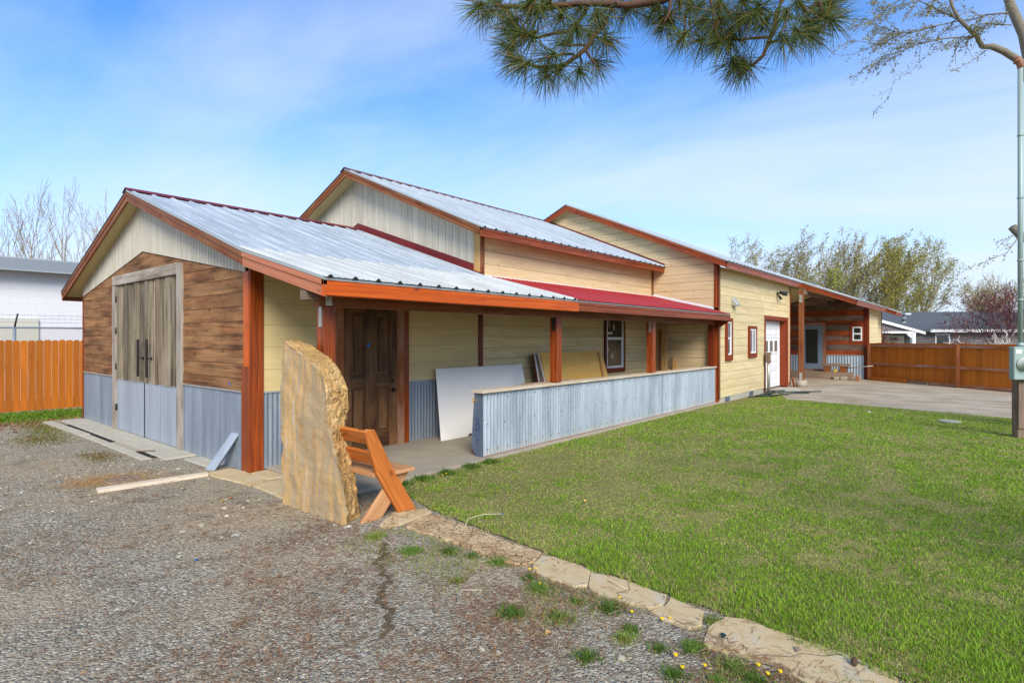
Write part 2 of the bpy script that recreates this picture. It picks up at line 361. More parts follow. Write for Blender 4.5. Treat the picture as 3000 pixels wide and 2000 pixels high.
M['roof_red'] = roofmat('red_roofing', srgb(140, 34, 38), srgb(166, 54, 56), metal=.05, rough=.38)
M['flash_red'] = roofmat('dark_red_flashing', srgb(96, 26, 24), srgb(126, 40, 36), metal=.1)
M['flash_rust'] = roofmat('rusty_ridge_cap', srgb(96, 66, 54), srgb(140, 92, 72), metal=.1)
M['drip'] = plain('grey_drip_edge', srgb(176, 180, 174), .4, .4, n=.06)
M['black'] = plain('black_iron', srgb(34, 34, 34), .5, .2, n=.1)
M['closure'] = plain('black_foam', srgb(30, 30, 30), .8)
M['screw'] = plain('screw_heads', srgb(64, 66, 66), .5, .4)
M['steel'] = plain('zinc_steel', srgb(176, 174, 164), .45, .6, n=.15)
M['white'] = plain('white_paint', srgb(226, 228, 228), .45, n=.03)
M['white_dirty'] = plain('used_white_sheet', srgb(236, 234, 228), .9, spec=.1, n=.06, scale=3.)
M['glass'] = plain('dark_glass', srgb(34, 40, 38), .06, 0, .8, n=.05)
M['garglass'] = plain('grey_frosted_glass', srgb(112, 110, 100), .25, 0, .6, n=.1)
M['void'] = plain('dark_interior', srgb(16, 15, 14), .9)
M['concrete'] = plain('concrete', srgb(160, 150, 132), .85, n=.2, scale=3.5, bmp=.004, spec=.2)
M['concrete_pale'] = plain('pale_concrete', srgb(172, 166, 150), .85, n=.25, scale=5., bmp=.004, spec=.2)
M['block'] = plain('white_painted_block', srgb(216, 216, 218), .7, n=.05, scale=1.5)
M['graytrim'] = plain('grey_parapet_metal', srgb(136, 144, 148), .5, .2, n=.05)
M['beige'] = plain('beige_panel', srgb(196, 194, 178), .7, n=.05)
M['bluegrey'] = plain('blue_grey_door_paint', srgb(112, 128, 144), .5, n=.05)
M['blue_tape'] = plain('blue_tape', srgb(20, 104, 170), .5)
M['blue_paint'] = plain('blue_marking', srgb(40, 84, 128), .6)
M['meter'] = plain('meter_grey_green', srgb(150, 168, 160), .45, .15, n=.05)
M['dull_lid'] = plain('lid_grey', srgb(150, 148, 138), .8, n=.1)
M['label'] = plain('pale_label', srgb(214, 214, 202), .6)
M['lens'] = plain('meter_lens', srgb(178, 184, 168), .12, 0, .7, n=.1)
M['yellow'] = plain('yellow_plastic', srgb(216, 180, 16), .5)
M['dandelion'] = plain('dandelion_petals', srgb(236, 196, 14), .7)
M['hose'] = plain('dark_green_hose', srgb(28, 50, 40), .45)
M['bark'] = plain('pine_bark', srgb(84, 58, 42), .9, n=.35, scale=30., bmp=.01)
M['greybark'] = plain('grey_bark', srgb(122, 114, 98), .9, n=.6, scale=22., bmp=.01)
M['tanbark'] = plain('tan_bark', srgb(150, 134, 108), .9, n=.25, scale=3.)
M['brownbark'] = plain('brown_bark', srgb(104, 90, 74), .9, n=.25, scale=3.)
M['plumbark'] = plain('plum_bark', srgb(74, 52, 52), .9, n=.25, scale=3.)
M['whitebark'] = plain('white_bark', srgb(204, 196, 186), .9, n=.2, scale=3.)
M['leaf'] = attrcol('leaves', .6, .35); M['grass'] = attrcol('grass_blades', .6, .3); M['peb'] = attrcol('pebbles', .85)
M['shingle'] = plain('grey_shingles', srgb(78, 84, 88), .85, n=.25, scale=2.5)
M['housewall'] = plain('dark_grey_lap_siding', srgb(98, 94, 94), .7, n=.06)
M['door_cream'] = plain('pale_porch_door', srgb(196, 192, 174), .6)
M['stone'] = rock('sandstone', [(.32, srgb(128, 96, 60)), (.70, srgb(214, 204, 182)), (.40, srgb(182, 138, 80)), (.47, srgb(162, 148, 122)), (.54, srgb(198, 154, 92)), (.61, srgb(188, 176, 152))], 2.0, (3.0, 3.0, .42), (srgb(206, 190, 160), 46., .66), bd=.014)
M['stone_edge'] = rock('broken_sandstone', [(.3, srgb(120, 94, 60)), (.7, srgb(214, 186, 138)), (.5, srgb(194, 154, 94))], 3.2, (1, 1, .5), (srgb(84, 68, 52), 30., .545), bd=.018)
M['flag'] = rock('flagstone', [(.3, srgb(156, 124, 84)), (.7, srgb(208, 196, 168)), (.5, srgb(194, 172, 130)), (.6, srgb(184, 174, 150))], 3.2, (1, 1, 1), (srgb(112, 86, 62), 30., .60), bd=.008)
def crackmat():
    m, t, b = mat('cracked_flagstone'); ob = nd(t, 'ShaderNodeTexCoord').outputs['Object']
    nn = nd(t, 'ShaderNodeTexNoise', {'Vector': ob, 'Scale': 14., 'Detail': 3.}).outputs['Color']
    wv = nd(t, 'ShaderNodeMixRGB', {0: .11, 1: ob, 2: nn}).outputs[0]
    v = nd(t, 'ShaderNodeTexVoronoi', {'Vector': wv, 'Scale': 17.}, feature='DISTANCE_TO_EDGE').outputs['Distance']
    a = nd(t, 'ShaderNodeTexNoise', {'Vector': ob, 'Scale': 4., 'Detail': 7.}).outputs[0]
    c = ramp(t, a, [(.3, srgb(160, 128, 88)), (.7, srgb(206, 182, 142))])
    e = ramp(t, v, [(.01, (1, 1, 1, 1)), (.04, (0, 0, 0, 1))])
    setp(t, b, col=mix(t, e, c, srgb(74, 56, 42)), rough=.85, spec=.2, nrm=bump(t, mth(t, 'MULTIPLY', e, -1.), .01, 1.)); return m
M['crack'] = crackmat()
def groundmat():
    m, t, b = mat('gravel_ground'); ob = nd(t, 'ShaderNodeTexCoord').outputs['Object']
    v1 = nd(t, 'ShaderNodeTexVoronoi', {'Vector': ob, 'Scale': 62., 'Randomness': 1.})
    v2 = nd(t, 'ShaderNodeTexVoronoi', {'Vector': ob, 'Scale': 24.})
    big = nd(t, 'ShaderNodeTexNoise', {'Vector': ob, 'Scale': .55, 'Detail': 6., 'Roughness': .6}).outputs[0]
    mid = nd(t, 'ShaderNodeTexNoise', {'Vector': ob, 'Scale': 2.6, 'Detail': 6., 'Roughness': .65}).outputs[0]
    fine = nd(t, 'ShaderNodeTexNoise', {'Vector': ob, 'Scale': 90., 'Detail': 6., 'Roughness': .8}).outputs[0]
    sc = nd(t, 'ShaderNodeSeparateColor', {0: v1.outputs['Color']}).outputs[0]
    c = ramp(t, sc, [(0., srgb(88, 84, 74)), (1., srgb(208, 200, 180)), (.3, srgb(134, 128, 112)), (.6, srgb(162, 150, 124)), (.85, srgb(180, 172, 152))])
    c = mix(t, .35, c, ramp(t, fine, [(.3, srgb(64, 60, 50)), (.7, srgb(184, 176, 156))]))
    c = mix(t, mth(t, 'MULTIPLY', ramp(t, big, [(.44, (0, 0, 0, 1)), (.60, (1, 1, 1, 1))]), .5), c, srgb(172, 150, 118))
    c = mix(t, mth(t, 'MULTIPLY', ramp(t, mid, [(.52, (0, 0, 0, 1)), (.66, (1, 1, 1, 1))]), .5), c, srgb(100, 78, 54))
    # compacted tan wheel ruts on the far drive
    rt = nd(t, 'ShaderNodeTexNoise', {'Vector': nd(t, 'ShaderNodeMapping', {'Vector': ob, 'Scale': (1.4, .8, 1)}).outputs[0], 'Scale': 1., 'Detail': 5.}).outputs[0]
    X = nd(t, 'ShaderNodeSeparateXYZ', {0: ob}).outputs[0]
    far = ramp(t, mth(t, 'DIVIDE', X, 40.), [(.34, (0, 0, 0, 1)), (.42, (1, 1, 1, 1))])
    c = mix(t, mth(t, 'MULTIPLY', far, .6), c, ramp(t, rt, [(.30, srgb(160, 142, 118)), (.66, srgb(214, 200, 176))]))
    h = mth(t, 'ADD', mth(t, 'MULTIPLY', v1.outputs['Distance'], -1.), mth(t, 'MULTIPLY', v2.outputs['Distance'], -.7))
    setp(t, b, col=c, rough=.9, spec=.2, nrm=bump(t, h, .02, .8)); return m
M['ground'] = groundmat()
def lawnmat():
    m, t, b = mat('lawn_soil'); ob = nd(t, 'ShaderNodeTexCoord').outputs['Object']
    a = nd(t, 'ShaderNodeTexNoise', {'Vector': ob, 'Scale': 60., 'Detail': 5., 'Roughness': .7}).outputs[0]
    g = nd(t, 'ShaderNodeTexNoise', {'Vector': ob, 'Scale': 1.6, 'Detail': 5.}).outputs[0]
    c = mix(t, g, ramp(t, a, [(.35, srgb(76, 84, 36)), (.65, srgb(120, 134, 60))]), ramp(t, a, [(.35, srgb(104, 92, 58)), (.65, srgb(176, 162, 112))]))
    setp(t, b, col=c, rough=.95, spec=.1, nrm=bump(t, a, .02, .8)); return m
M['lawn'] = lawnmat()
# ---------------------------------------------------------------- ground, lawn
g = MB(); g.add([(-260, -260, -.05), (260, -260, -.05), (260, 260, -.05), (-260, 260, -.05)], [(0, 1, 2, 3)])
tag(g.build('ground', M['ground']), kind='structure')
LAWN = [(3.99, 4.42), (4.3, 5.5), (6.1, 5.56), (15.5, 5.56), (19.2, 5.5), (19.0, 5.0), (18.6, 4.75), (17.75, 4.45), (17.3, 1.9), (16.75, -.6), (16.2, -4.5), (3.9, -4.5), (3.62, -1.0), (3.6, .35), (3.68, .9), (3.72, 1.4), (3.77, 2.1), (3.8, 2.8), (3.88, 3.5), (3.93, 4.0)]
g = MB(); g.add([(x, y, -.036) for x, y in LAWN], [tuple(range(len(LAWN)))])
tag(g.build('lawn', M['lawn']), kind='structure')
# ---------------------------------------------------------------- the long workshop: four joined sections under one name
B = thing('workshop_building', 'long low workshop of joined cream and barn-board sections with metal roofs and orange trim', 'building', (3.55, 7.52, 0))
XG, YW, YL, YP = 3.55, 7.52, 15.35, 5.62       # front gable, side wall, far left wall, porch line
RY, RZ = 11.5, 4.32                            # ridge of the front section
KY, KZ = 7.13, 2.85; EY, EZ = 5.28, 2.38       # knee and porch eave
LY, LZ = 15.95, 2.78
XR = 3.25
# front gable wall: barn boards, then white vertical boards above
D0, D1, DT = 9.93, 13.03, 2.765                # door opening in y and its head
mb = MB()
for poly in ([(13.2, 1.0), (YL, 1.0), (YL, 2.66), (13.2, 3.01)], [(7.66, 1.03), (9.8, 1.03), (9.8, 2.98), (7.66, 2.64)],
             [(9.8, 2.84), (13.2, 2.84), (13.2, 3.01), (11.54, 3.29), (9.8, 2.98)]):
    boards(mb, 'x', XG, poly, 'h', .196, .022, -1, gap=.006, start=1.0, joints=0, jit=.004)
mb.build('barn_board_wall', M['barn'], B)
mb = MB(); mb.extr([(XG, YW, 0), (XG, YL, 0), (XG, YL, 2.6), (XG, RY, 4.1), (XG, YW, 2.68)], (.1, 0, 0), (0, 1, 0))
mb.build('wall_core', M['void'], B)
mb = MB()
lowl = lambda y: (2.66 + (YL - y) * (3.29 - 2.66) / (YL - 11.54)) if y > 11.54 else (2.64 + (y - 7.66) * (3.29 - 2.64) / (11.54 - 7.66))
topl = lambda y: RZ - .13 - abs(y - RY) * .345
y = 7.6
while y < YL - .01:
    a, b_ = y + .006, min(y + .105, YL) - .006
    for q in ([(a, b_)] if not (a < 11.54 < b_) else [(a, 11.54), (11.54, b_)]):
        mb.extr([(XG - .022, q[0], lowl(q[0])), (XG - .022, q[1], lowl(q[1])), (XG - .022, q[1], max(topl(q[1]), lowl(q[1]) + .002)), (XG - .022, q[0], max(topl(q[0]), lowl(q[0]) + .002))], (-.02, 0, 0), (0, 0, 1))
    y += .105
mb.build('gable_boards', M['white_board'], B)
for a, b_, zt in ((13.2, YL, .985), (7.74, 9.8, 1.01)):
    mb = MB(); corr(mb, 'x', XG, a, b_, -.05, zt, sheet=.66, amp=.006); o_ = mb.build('metal_wainscot', M['galv_dark'], B)
    mb = MB(); mb.box(XG - .04, XG - .005, a, b_, zt, zt + .018); mb.build('flashing', M['drip'], o_)
# barn doors with their grey frame
mb = MB(); mb.box(XG - .06, XG - .0, 9.74, 9.93, -.05, 2.94); mb.box(XG - .06, XG, 13.03, 13.2, -.06, 2.76); mb.box(XG - .062, XG, 9.93, 13.2, 2.765, 2.95)
fr = mb.build('door_frame', M['greyframe'], B, bevel=.004)
for k, (a, b_) in enumerate(((9.935, 11.46), (11.5, 13.025))):
    mb = MB(); y = a
    ws = (.16, .13, .24, .1, .2, .17, .14, .22, .19, .15)[k * 2:] + (.18,) * 6
    i = 0
    while y < b_ - .02:
        e = min(y + ws[i], b_); mb.box(XG - .012 - .012 * (i % 3), XG, y + .001, e - .001, .95, 2.755, L=(0, 0, 1)); y = e; i += 1
    dr = mb.build('barn_door', M['greywood'], B)
    mb = MB(); corr(mb, 'x', XG - .006, a, b_, -.02, .945, pitch=.05, amp=.0025, sheet=.78)
    mb.box(XG - .03, XG - .01, a, b_, .94, .952)
    mb.build('metal_panel', M['galv_light'], dr)
    hy = 11.14 if k == 0 else 11.585
    mb = MB(); mb.box(XG - .115, XG - .085, hy - .025, hy + .025, 1.06, 1.72)
    mb.tube([(XG - .09, hy, 1.39), (XG - .02, hy - .02, 1.39)], .012, 8); mb.tube([(XG - .035, hy - .02, 1.39), (XG - .02, hy - .02, 1.39)], .028, 10)
    mb.build('handle', M['black'], dr)
    if k == 1:
        for hz_ in (.35, 1.14, 1.83, 2.45):
            mb = MB(); mb.box(XG - .04, XG - .01, 13.0, 13.06, hz_, hz_ + .11); mb.cyl((XG - .045, 13.03, hz_ - .005), .012, .12, n=8); mb.build('hinge', M['black'], dr)
mb = MB(); mb.box(XG - .03, XG - .001, 11.462, 11.498, -.02, 2.76); mb.build('door_seal', M['black'], B)
# corner trim
mb = MB(); mb.box(XG - .035, XG, 7.515, 7.72, -.05, 1.36); mb.build('corner_trim', M['stain'], B, bevel=.004)
mb = MB(); mb.box(XG - .036, XG, 7.517, 7.66, 1.36, 2.64); mb.build('corner_trim', M['stain_bright'], B, bevel=.004)
mb = MB(); mb.box(XG - .03, XG + .16, 7.48, 7.514, -.045, 2.75); mb.build('corner_trim', M['stain'], B, bevel=.004)
mb = MB(); mb.box(XG - .03, XG, YL + .001, YL + .075, -.05, 2.64); mb.build('corner_trim', M['trim_red'], B)
# side wall: smooth cream boards of the front section
mb = MB(); mb.extr([(XG, YW, 0), (15.4, YW, 0), (15.4, YW, 3.5), (8.0, YW, 3.5), (8.0, YW, 2.85), (XG, YW, 2.7)], (0, .1, 0)); mb.build('wall_core', M['void'], B)
for pl, js in (([(3.7, 1.02), (4.9, 1.02), (4.9, 2.75), (3.7, 2.75)], 0), ([(6.19, 1.02), (7.94, 1.02), (7.94, 2.85), (6.19, 2.85)], 0)):
    mb = MB(); boards(mb, 'y', YW, pl, 'h', .3, .02, -1, gap=.003, start=1.02, jit=.0005); mb.build('smooth_siding', M['cream_smooth'], B)
for a, b_ in ((3.71, 4.82), (6.19, 7.94)):
    mb = MB(); corr(mb, 'y', YW, a, b_, -.03, 1.0, amp=.008); o_ = mb.build('metal_wainscot', M['galv_dark'], B)
    mb = MB(); mb.box(a, b_, YW - .035, YW - .01, 1.0, 1.02); mb.build('flashing', M['drip'], o_)
# old four-panel door
mb = MB(); X0, X1 = 4.93, 5.95; Y = YW - .055
for a, b_ in ((X0, X0 + .15), (5.34, 5.54), (X1 - .15, X1)): mb.box(a, b_, Y, Y + .05, 0.0, 2.28, L=(0, 0, 1))
for z0, z1 in ((0, .24), (.98, 1.16), (2.14, 2.28)):
    for a, b_ in ((X0 + .15, 5.34), (5.54, X1 - .15)): mb.box(a, b_, Y, Y + .05, z0, z1)
for z0, z1 in ((.24, .98), (1.16, 2.14)):
    for a, b_ in ((X0 + .15, 5.34), (5.54, X1 - .15)):
        mb.box(a, b_, Y + .03, Y + .05, z0, z1, L=(0, 0, 1)); mb.box(a + .05, b_ - .05, Y + .012, Y + .031, z0 + .05, z1 - .05, L=(0, 0, 1))
        for xx in (a, b_ - .014): mb.box(xx, xx + .014, Y + .012, Y + .031, z0, z1)
        for q in (z0, z1 - .014): mb.box(a + .014, b_ - .014, Y + .0125, Y + .031, q, q + .014)
dr = mb.build('panel_door', M['door_wood'], B, bevel=.003)
mb = MB(); mb.tube([(5.86, Y, .9), (5.86, Y - .04, .9), (5.86, Y - .045, .9), (5.86, Y - .075, .9)], [.014, .014, .03, .022], 12); mb.cyl((5.86, Y - .008, .9), .032, .008, 'y', 14)
mb.build('knob', M['black'], dr)
mb = MB(); mb.cyl((5.86, Y - .025, 1.045), .028, .025, 'y', 14); mb.build('deadbolt', M['black'], dr)
mb = MB(); mb.box(5.952, 6.09, YW - .075, YW, 0, 2.4); mb.box(4.82, 4.928, YW - .075, YW, 0, 2.4); mb.box(4.928, 5.952, YW - .075, YW, 2.285, 2.4)
mb.build('door_jamb', M['rail'], B)
mb = MB(); mb.box(6.092, 6.188, YW - .08, YW, -.02, 2.75); mb.build('door_trim', M['stain'], B, bevel=.003)
# main section: gable with white vertical boards, shiplap side
XM = 8.03; MR, MRZ = 11.48, 5.68; MEY, MEZ = 7.12, 3.80
mb = MB(); mb.extr([(XM, YW, 2.6), (XM, 15.5, 2.6), (XM, 15.5, 3.8), (XM, MR, 5.5), (XM, YW, 3.85)], (.1, 0, 0), (0, 1, 0)); mb.build('wall_core', M['void'], B)
mb = MB(); mt = lambda y: MRZ - .11 - abs(y - MR) * .431
y = YW + .155
while y < 15.4:
    a, b_ = y + .005, y + .198; lo = 2.75
    qs = [(a, b_)] if not (a < MR < b_) else [(a, MR), (MR, b_)]
    for q in qs: mb.extr([(XM - .001, q[0], lo), (XM - .001, q[1], lo), (XM - .001, q[1], mt(q[1])), (XM - .001, q[0], mt(q[0]))], (-.02, 0, 0), (0, 0, 1))
    y += .203
mb.build('gable_boards', M['white_board'], B)
mb = MB(); mb.box(XM - .04, XM, YW - .02, YW + .15, 2.8, 3.84); mb.build('corner_trim', M['lumber'], B, bevel=.003)
mb = MB(); mb.box(XM - .04, XM + .06, YW - .05, YW - .021, 2.9, 3.84); mb.build('corner_trim', M['stain_worn'], B, bevel=.003)
mb = MB(); boards(mb, 'y', YW, [(8.07, 2.93), (15.3, 2.93), (15.3, 3.72), (8.07, 3.72)], 'h', .26, .02, -1, gap=.007, start=2.93, joints=1); mb.build('upper_siding', M['cream_peach'], B)
mb = MB(); boards(mb, 'y', YW, [(8.05, 0), (12.6, 0), (12.6, 2.93), (8.05, 2.93)], 'h', .222, .02, -1, gap=.006, start=0, joints=2)
boards(mb, 'y', YW, [(13.68, 0), (15.36, 0), (15.36, 2.93), (13.68, 2.93)], 'h', .222, .02, -1, gap=.006, start=0)
boards(mb, 'y', YW, [(12.6, 0), (13.68, 0), (13.68, .84), (12.6, .84)], 'h', .222, .02, -1, gap=.006, start=0)
mb.build('lower_siding', M['cream'], B)
mb = MB(); mb.box(7.94, 8.05, YW - .045, YW, 0, 2.88); mb.build('seam_trim', M['stain_dark'], B)
mb = MB(); mb.box(15.29, 15.37, YW - .05, YW, 3.0, 3.72); mb.build('corner_trim', M['stain_worn'], B)
# window under the porch
def window(x0, x1, z0, z1, y, trim, split='h', tw=.1, parent=B, name='window', stickers=False, tb=None, trm='trim_red', fw=.045):
    """double window in a wall that faces -y"""
    f = MB(); d = .05
    f.box(x0, x0 + fw, y - d, y, z0, z1); f.box(x1 - fw, x1, y - d, y, z0, z1); f.box(x0 + fw, x1 - fw, y - d, y, z0, z0 + fw); f.box(x0 + fw, x1 - fw, y - d, y, z1 - fw, z1)
    if split == 'h':
        zm = (z0 + z1) / 2; f.box(x0 + fw, x1 - fw, y - d + .004, y, zm - fw * .6, zm + fw * .6)
        f.box(x0 + fw, x0 + fw * 1.6, y - d + .015, y, z0 + fw, zm - fw * .6); f.box(x1 - fw * 1.6, x1 - fw, y - d + .015, y, z0 + fw, zm - fw * .6)
    else:
        xm = (x0 + x1) / 2; f.box(xm - fw * .6, xm + fw * .6, y - d + .004, y, z0 + fw, z1 - fw)
    fo = f.build(name, M['white'], parent)
    p = MB(); p.box(x0 + fw * .5, x1 - fw * .5, y - .022, y - .016, z0 + fw * .5, z1 - fw * .5); p.build('pane', M['glass'], fo)
    if tw:
        t_ = MB(); dd = .062
        t_.box(x0 - tw, x0, y - dd, y, z0 - (tb or tw), z1 + tw); t_.box(x1, x1 + tw, y - dd, y, z0 - (tb or tw), z1 + tw)
        t_.box(x0, x1, y - dd, y, z0 - (tb or tw), z0); t_.box(x0, x1, y - dd, y, z1, z1 + tw)
        t_.build('trim', M[trm], fo)
    return fo
W = window(12.7, 13.58, .96, 2.5, YW, True, tw=.08, tb=.11, trm='stain_dark', fw=.055)
mb = MB(); zc, xc = 1.27, 13.02; mb.extr([(xc - .05, YW - .026, zc), (xc, YW - .026, zc - .08), (xc + .05, YW - .026, zc), (xc, YW - .026, zc + .08)], (0, -.002, 0)); mb.build('sticker', M['label'], W)
for q in ((12.85, 12.87, 2.02, 2.2), (13.08, 13.13, 1.95, 2.1), (12.78, 13.02, 1.84, 1.9), (12.79, 12.83, 1.4, 1.5)):
    mb = MB(); mb.box(q[0], q[1], YW - .028, YW - .026, q[2], q[3]); mb.build('sticker', M['label'], W)
# third section: horizontal knotty siding
X3 = 15.4; X3E = 22.72; Y3 = 5.6; R3, R3Z = 10.4, 6.04; E3, E3Z = 5.25, 3.79
s3 = (R3Z - E3Z) / (R3 - E3)
mb = MB(); mb.extr([(X3, Y3, 0), (X3, 15.2, 0), (X3, 15.2, 3.7), (X3, R3, 5.85), (X3, Y3, 3.75)], (.1, 0, 0), (0, 1, 0)); mb.build('wall_core', M['void'], B)
mb = MB()
t3 = lambda y: R3Z - .12 - abs(y - R3) * s3
boards(mb, 'x', X3, [(YW, 3.0), (13., 3.0), (13., t3(13)), (R3, t3(R3)), (YW, t3(YW))], 'h', .235, .02, -1, gap=.008, start=2.6, joints=1)
boards(mb, 'x', X3, [(Y3 + .1, 2.3), (YW, 2.9), (YW, t3(YW)), (Y3 + .1, t3(Y3 + .1))], 'h', .235, .02, -1, gap=.008, start=2.13)
boards(mb, 'x', X3, [(Y3 + .1, .0), (YW - .02, .0), (YW - .02, 2.3), (Y3 + .1, 2.3)], 'h', .235, .02, -1, gap=.008, start=.01)
mb.build('gable_siding', M['cream_peach'], B)
G0, G1, GT = 19.62, 22.2, 2.36
mb = MB(); mb.box(X3 + .1, G0, Y3 + .001, Y3 + .1, .1, 3.7); mb.box(G1, X3E, Y3 + .001, Y3 + .1, 0, 3.7); mb.box(G0, G1, Y3 + .001, Y3 + .1, GT, 3.7); mb.box(X3E - .1, X3E, Y3 + .1, 12, 0, 3.7)
mb.build('wall_core', M['soffit'], B)
mb = MB()
for pl in ([(15.5, .1), (G0 - .1, .1), (G0 - .1, 3.6), (15.5, 3.6)], [(G1 + .18, .1), (X3E - .07, .1), (X3E - .07, 3.6), (G1 + .18, 3.6)], [(G0 - .1, GT + .12), (G1 + .18, GT + .12), (G1 + .18, 3.6), (G0 - .1, 3.6)]):
    boards(mb, 'y', Y3, pl, 'h', .235, .02, -1, gap=.008, start=.1)
mb.build('side_siding', M['cream'], B)
mb = MB(); mb.box(X3 + .0, 19.6, Y3 - .005, Y3 + .1, -.06, .098); mb.build('foundation', M['concrete_pale'], B)
for a in (15.95, 18.05):
    mb = MB(); mb.box(a, a + .36, Y3 - .012, Y3 - .004, -.04, .1)
    for k in range(4): mb.box(a + .02, a + .34, Y3 - .02, Y3 - .012, -.02 + k * .03, -.012 + k * .03)
    mb.build('foundation_vent', M['galv_end'], B)
mb = MB(); mb.box(X3 - .03, X3, Y3 - .035, Y3 + .1, -.02, 3.72); mb.build('corner_trim', M['stain'], B, bevel=.004)
mb = MB(); mb.box(X3 - .03, X3 + .1, Y3 - .036, Y3 - .001, .06, 3.72); mb.build('corner_trim', M['stain_worn'], B, bevel=.004)
mb = MB(); mb.box(X3E - .07, X3E, Y3 - .035, Y3, .02, 3.62); mb.build('corner_trim', M['trim_red'], B)
# white garage door in a deep opening
mb = MB(); mb.box(G0, G0 + .03, Y3 - .0, Y3 + .25, 0, GT); mb.box(G1 - .03, G1, Y3, Y3 + .25, 0, GT); mb.box(G0 + .03, G1 - .03, Y3, Y3 + .25, GT - .03, GT)
mb.box(G0 - .1, G0 - .001, Y3 - .045, Y3 + .0, -.03, GT + .12); mb.box(G1 + .001, G1 + .18, Y3 - .045, Y3 + .0, -.03, GT + .12); mb.box(G0, G1, Y3 - .045, Y3, GT + .001, GT + .12)
mb.build('garage_trim', M['trim_red'], B)
gd = MB(); gy = Y3 + .22
for k in range(4):
    z0 = .0 + k * .58; gd.box(G0 + .03, G1 - .1, gy, gy + .04, z0 + .004, z0 + .576)
    if k in (0, 1, 3):
        for x0 in (G0 + .18, G0 + .98, G0 + 1.76):
            gd.box(x0, x0 + .62, gy - .012, gy, z0 + .1, z0 + .26); gd.box(x0, x0 + .62, gy - .012, gy, z0 + .32, z0 + .5)
gd.box(G1 - .1, G1 - .03, gy - .02, gy + .04, 0, GT)
gdo = gd.build('garage_door', M['white'], B, bevel=.006)
for x0 in (G0 + .18, G0 + .74, G0 + 1.3, G0 + 1.86):
    mb = MB(); mb.box(x0, x0 + .44, gy - .012, gy, 1.22, 1.68); f_ = mb.build('window', M['white'], gdo)
    mb = MB(); mb.box(x0 + .05, x0 + .39, gy - .016, gy - .0125, 1.26, 1.64); mb.build('pane', M['garglass'], gdo)
window(15.98, 16.28, 1.27, 2.2, Y3 - .02, True, tw=.1, tb=.16, fw=.04)
window(17.95, 18.5, 1.27, 2.02, Y3 - .02, True, split='v', tw=.09, tb=.13, fw=.05)
mb = MB(); hv = [(16.42, 2.84), (16.66, 2.84), (16.66, 2.66), (16.42, 2.66)]
mb.extr([(16.42, Y3 - .02, 2.66), (16.42, Y3 - .02, 2.9), (16.42, Y3 - .05, 2.9), (16.42, Y3 - .19, 2.7), (16.42, Y3 - .19, 2.66)], (.24, 0, 0)); mb.build('vent_hood', M['drip'], B, bevel=.01)
mb = MB(); mb.cyl((21.0, Y3 - .05, 3.28), .06, .04, 'y', 12); mb.tube([(20.95, Y3 - .06, 3.28), (20.9, Y3 - .17, 3.3)], .02, 6); mb.tube([(21.05, Y3 - .06, 3.28), (21.15, Y3 - .17, 3.3)], .02, 6)
mb.tube([(20.9, Y3 - .14, 3.31), (20.86, Y3 - .3, 3.26)], [.045, .08], 12); mb.tube([(21.15, Y3 - .14, 3.31), (21.2, Y3 - .3, 3.26)], [.045, .08], 12); mb.tube([(21.0, Y3 - .07, 3.22), (21.02, Y3 - .16, 3.08)], [.03, .045], 10)
mb.build('floodlight', M['black'], B)
# fourth section: mixed old boards, set back under the long roof
X4, Y4 = 28.54, 3.92
t4 = lambda y: (3.62 - (5.8 - y) * .27) if y < 5.8 else (3.62 - (y - 5.8) * .3)
mb = MB(); mb.extr([(X4, Y4, -.05), (X4, 9.5, -.05), (X4, 9.5, 2.6), (X4, 5.8, 3.75), (X4, Y4, 3.3)], (.1, 0, 0), (0, 1, 0)); mb.box(X4 + .1, 32.6, Y4 + .001, Y4 + .1, -.05, 3.2); mb.build('wall_core', M['void'], B)
for k, (z0, z1) in enumerate(((.98, 1.2), (1.2, 1.44), (1.44, 1.64), (1.64, 1.84), (1.84, 2.05), (2.05, 2.32), (2.32, 2.5), (2.5, 2.72), (2.72, 2.95), (2.95, 3.2), (3.2, 3.7))):
    mb = MB(); boards(mb, 'x', X4, clip(clip([(Y4 + .14, .98), (9.4, .98), (9.4, t4(9.4)), (5.8, t4(5.8)), (Y4 + .14, t4(Y4 + .14))], 1, z0, False), 1, z1, True), 'h', z1 - z0, .02, -1, gap=.006, start=z0, joints=1, jit=.004)
    mb.build('old_board', M['houserust'] if k in (0, 2, 4, 6, 8) else M['houseboards'], B)
mb = MB(); corr(mb, 'x', X4, 4.06, 5.5, -.05, .97, pitch=.11, amp=.016, sheet=3); o_ = mb.build('metal_wainscot', M['galv'], B)
mb = MB(); mb.box(X4 - .05, X4 - .01, 4.06, 5.5, .97, .99); mb.build('flashing', M['drip'], o_)
mb = MB(); corr(mb, 'x', X4, 6.6, 8.2, -.05, .97, pitch=.11, amp=.016, sheet=3); mb.build('metal_wainscot', M['galv'], B)
mb = MB(); mb.box(X4 - .05, X4, Y4 - .02, Y4 + .12, -.05, 3.12); mb.build('corner_trim', M['stain_dark'], B)
mb = MB(); mb.box(X4 - .05, X4 + .1, Y4 - .05, Y4 - .021, -.05, 3.12); mb.build('corner_trim', M['trim_red'], B)
mb = MB(); boards(mb, 'y', Y4, [(X4 + .1, 0), (32.45, 0), (32.45, 3.15), (X4 + .1, 3.15)], 'h', .2, .02, -1, gap=.006, start=0); mb.build('side_siding', M['cream'], B)
mb = MB(); mb.box(32.46, 32.6, Y4 - .04, Y4, 0, 3.12); mb.build('corner_trim', M['trim_red'], B)
mb = MB(); z0, z1 = .33, 2.33
mb.box(X4 - .05, X4, 5.64, 5.72, z0, z1); mb.box(X4 - .05, X4, 6.46, 6.54, z0, z1); mb.box(X4 - .05, X4, 5.72, 6.46, z1 - .08, z1)
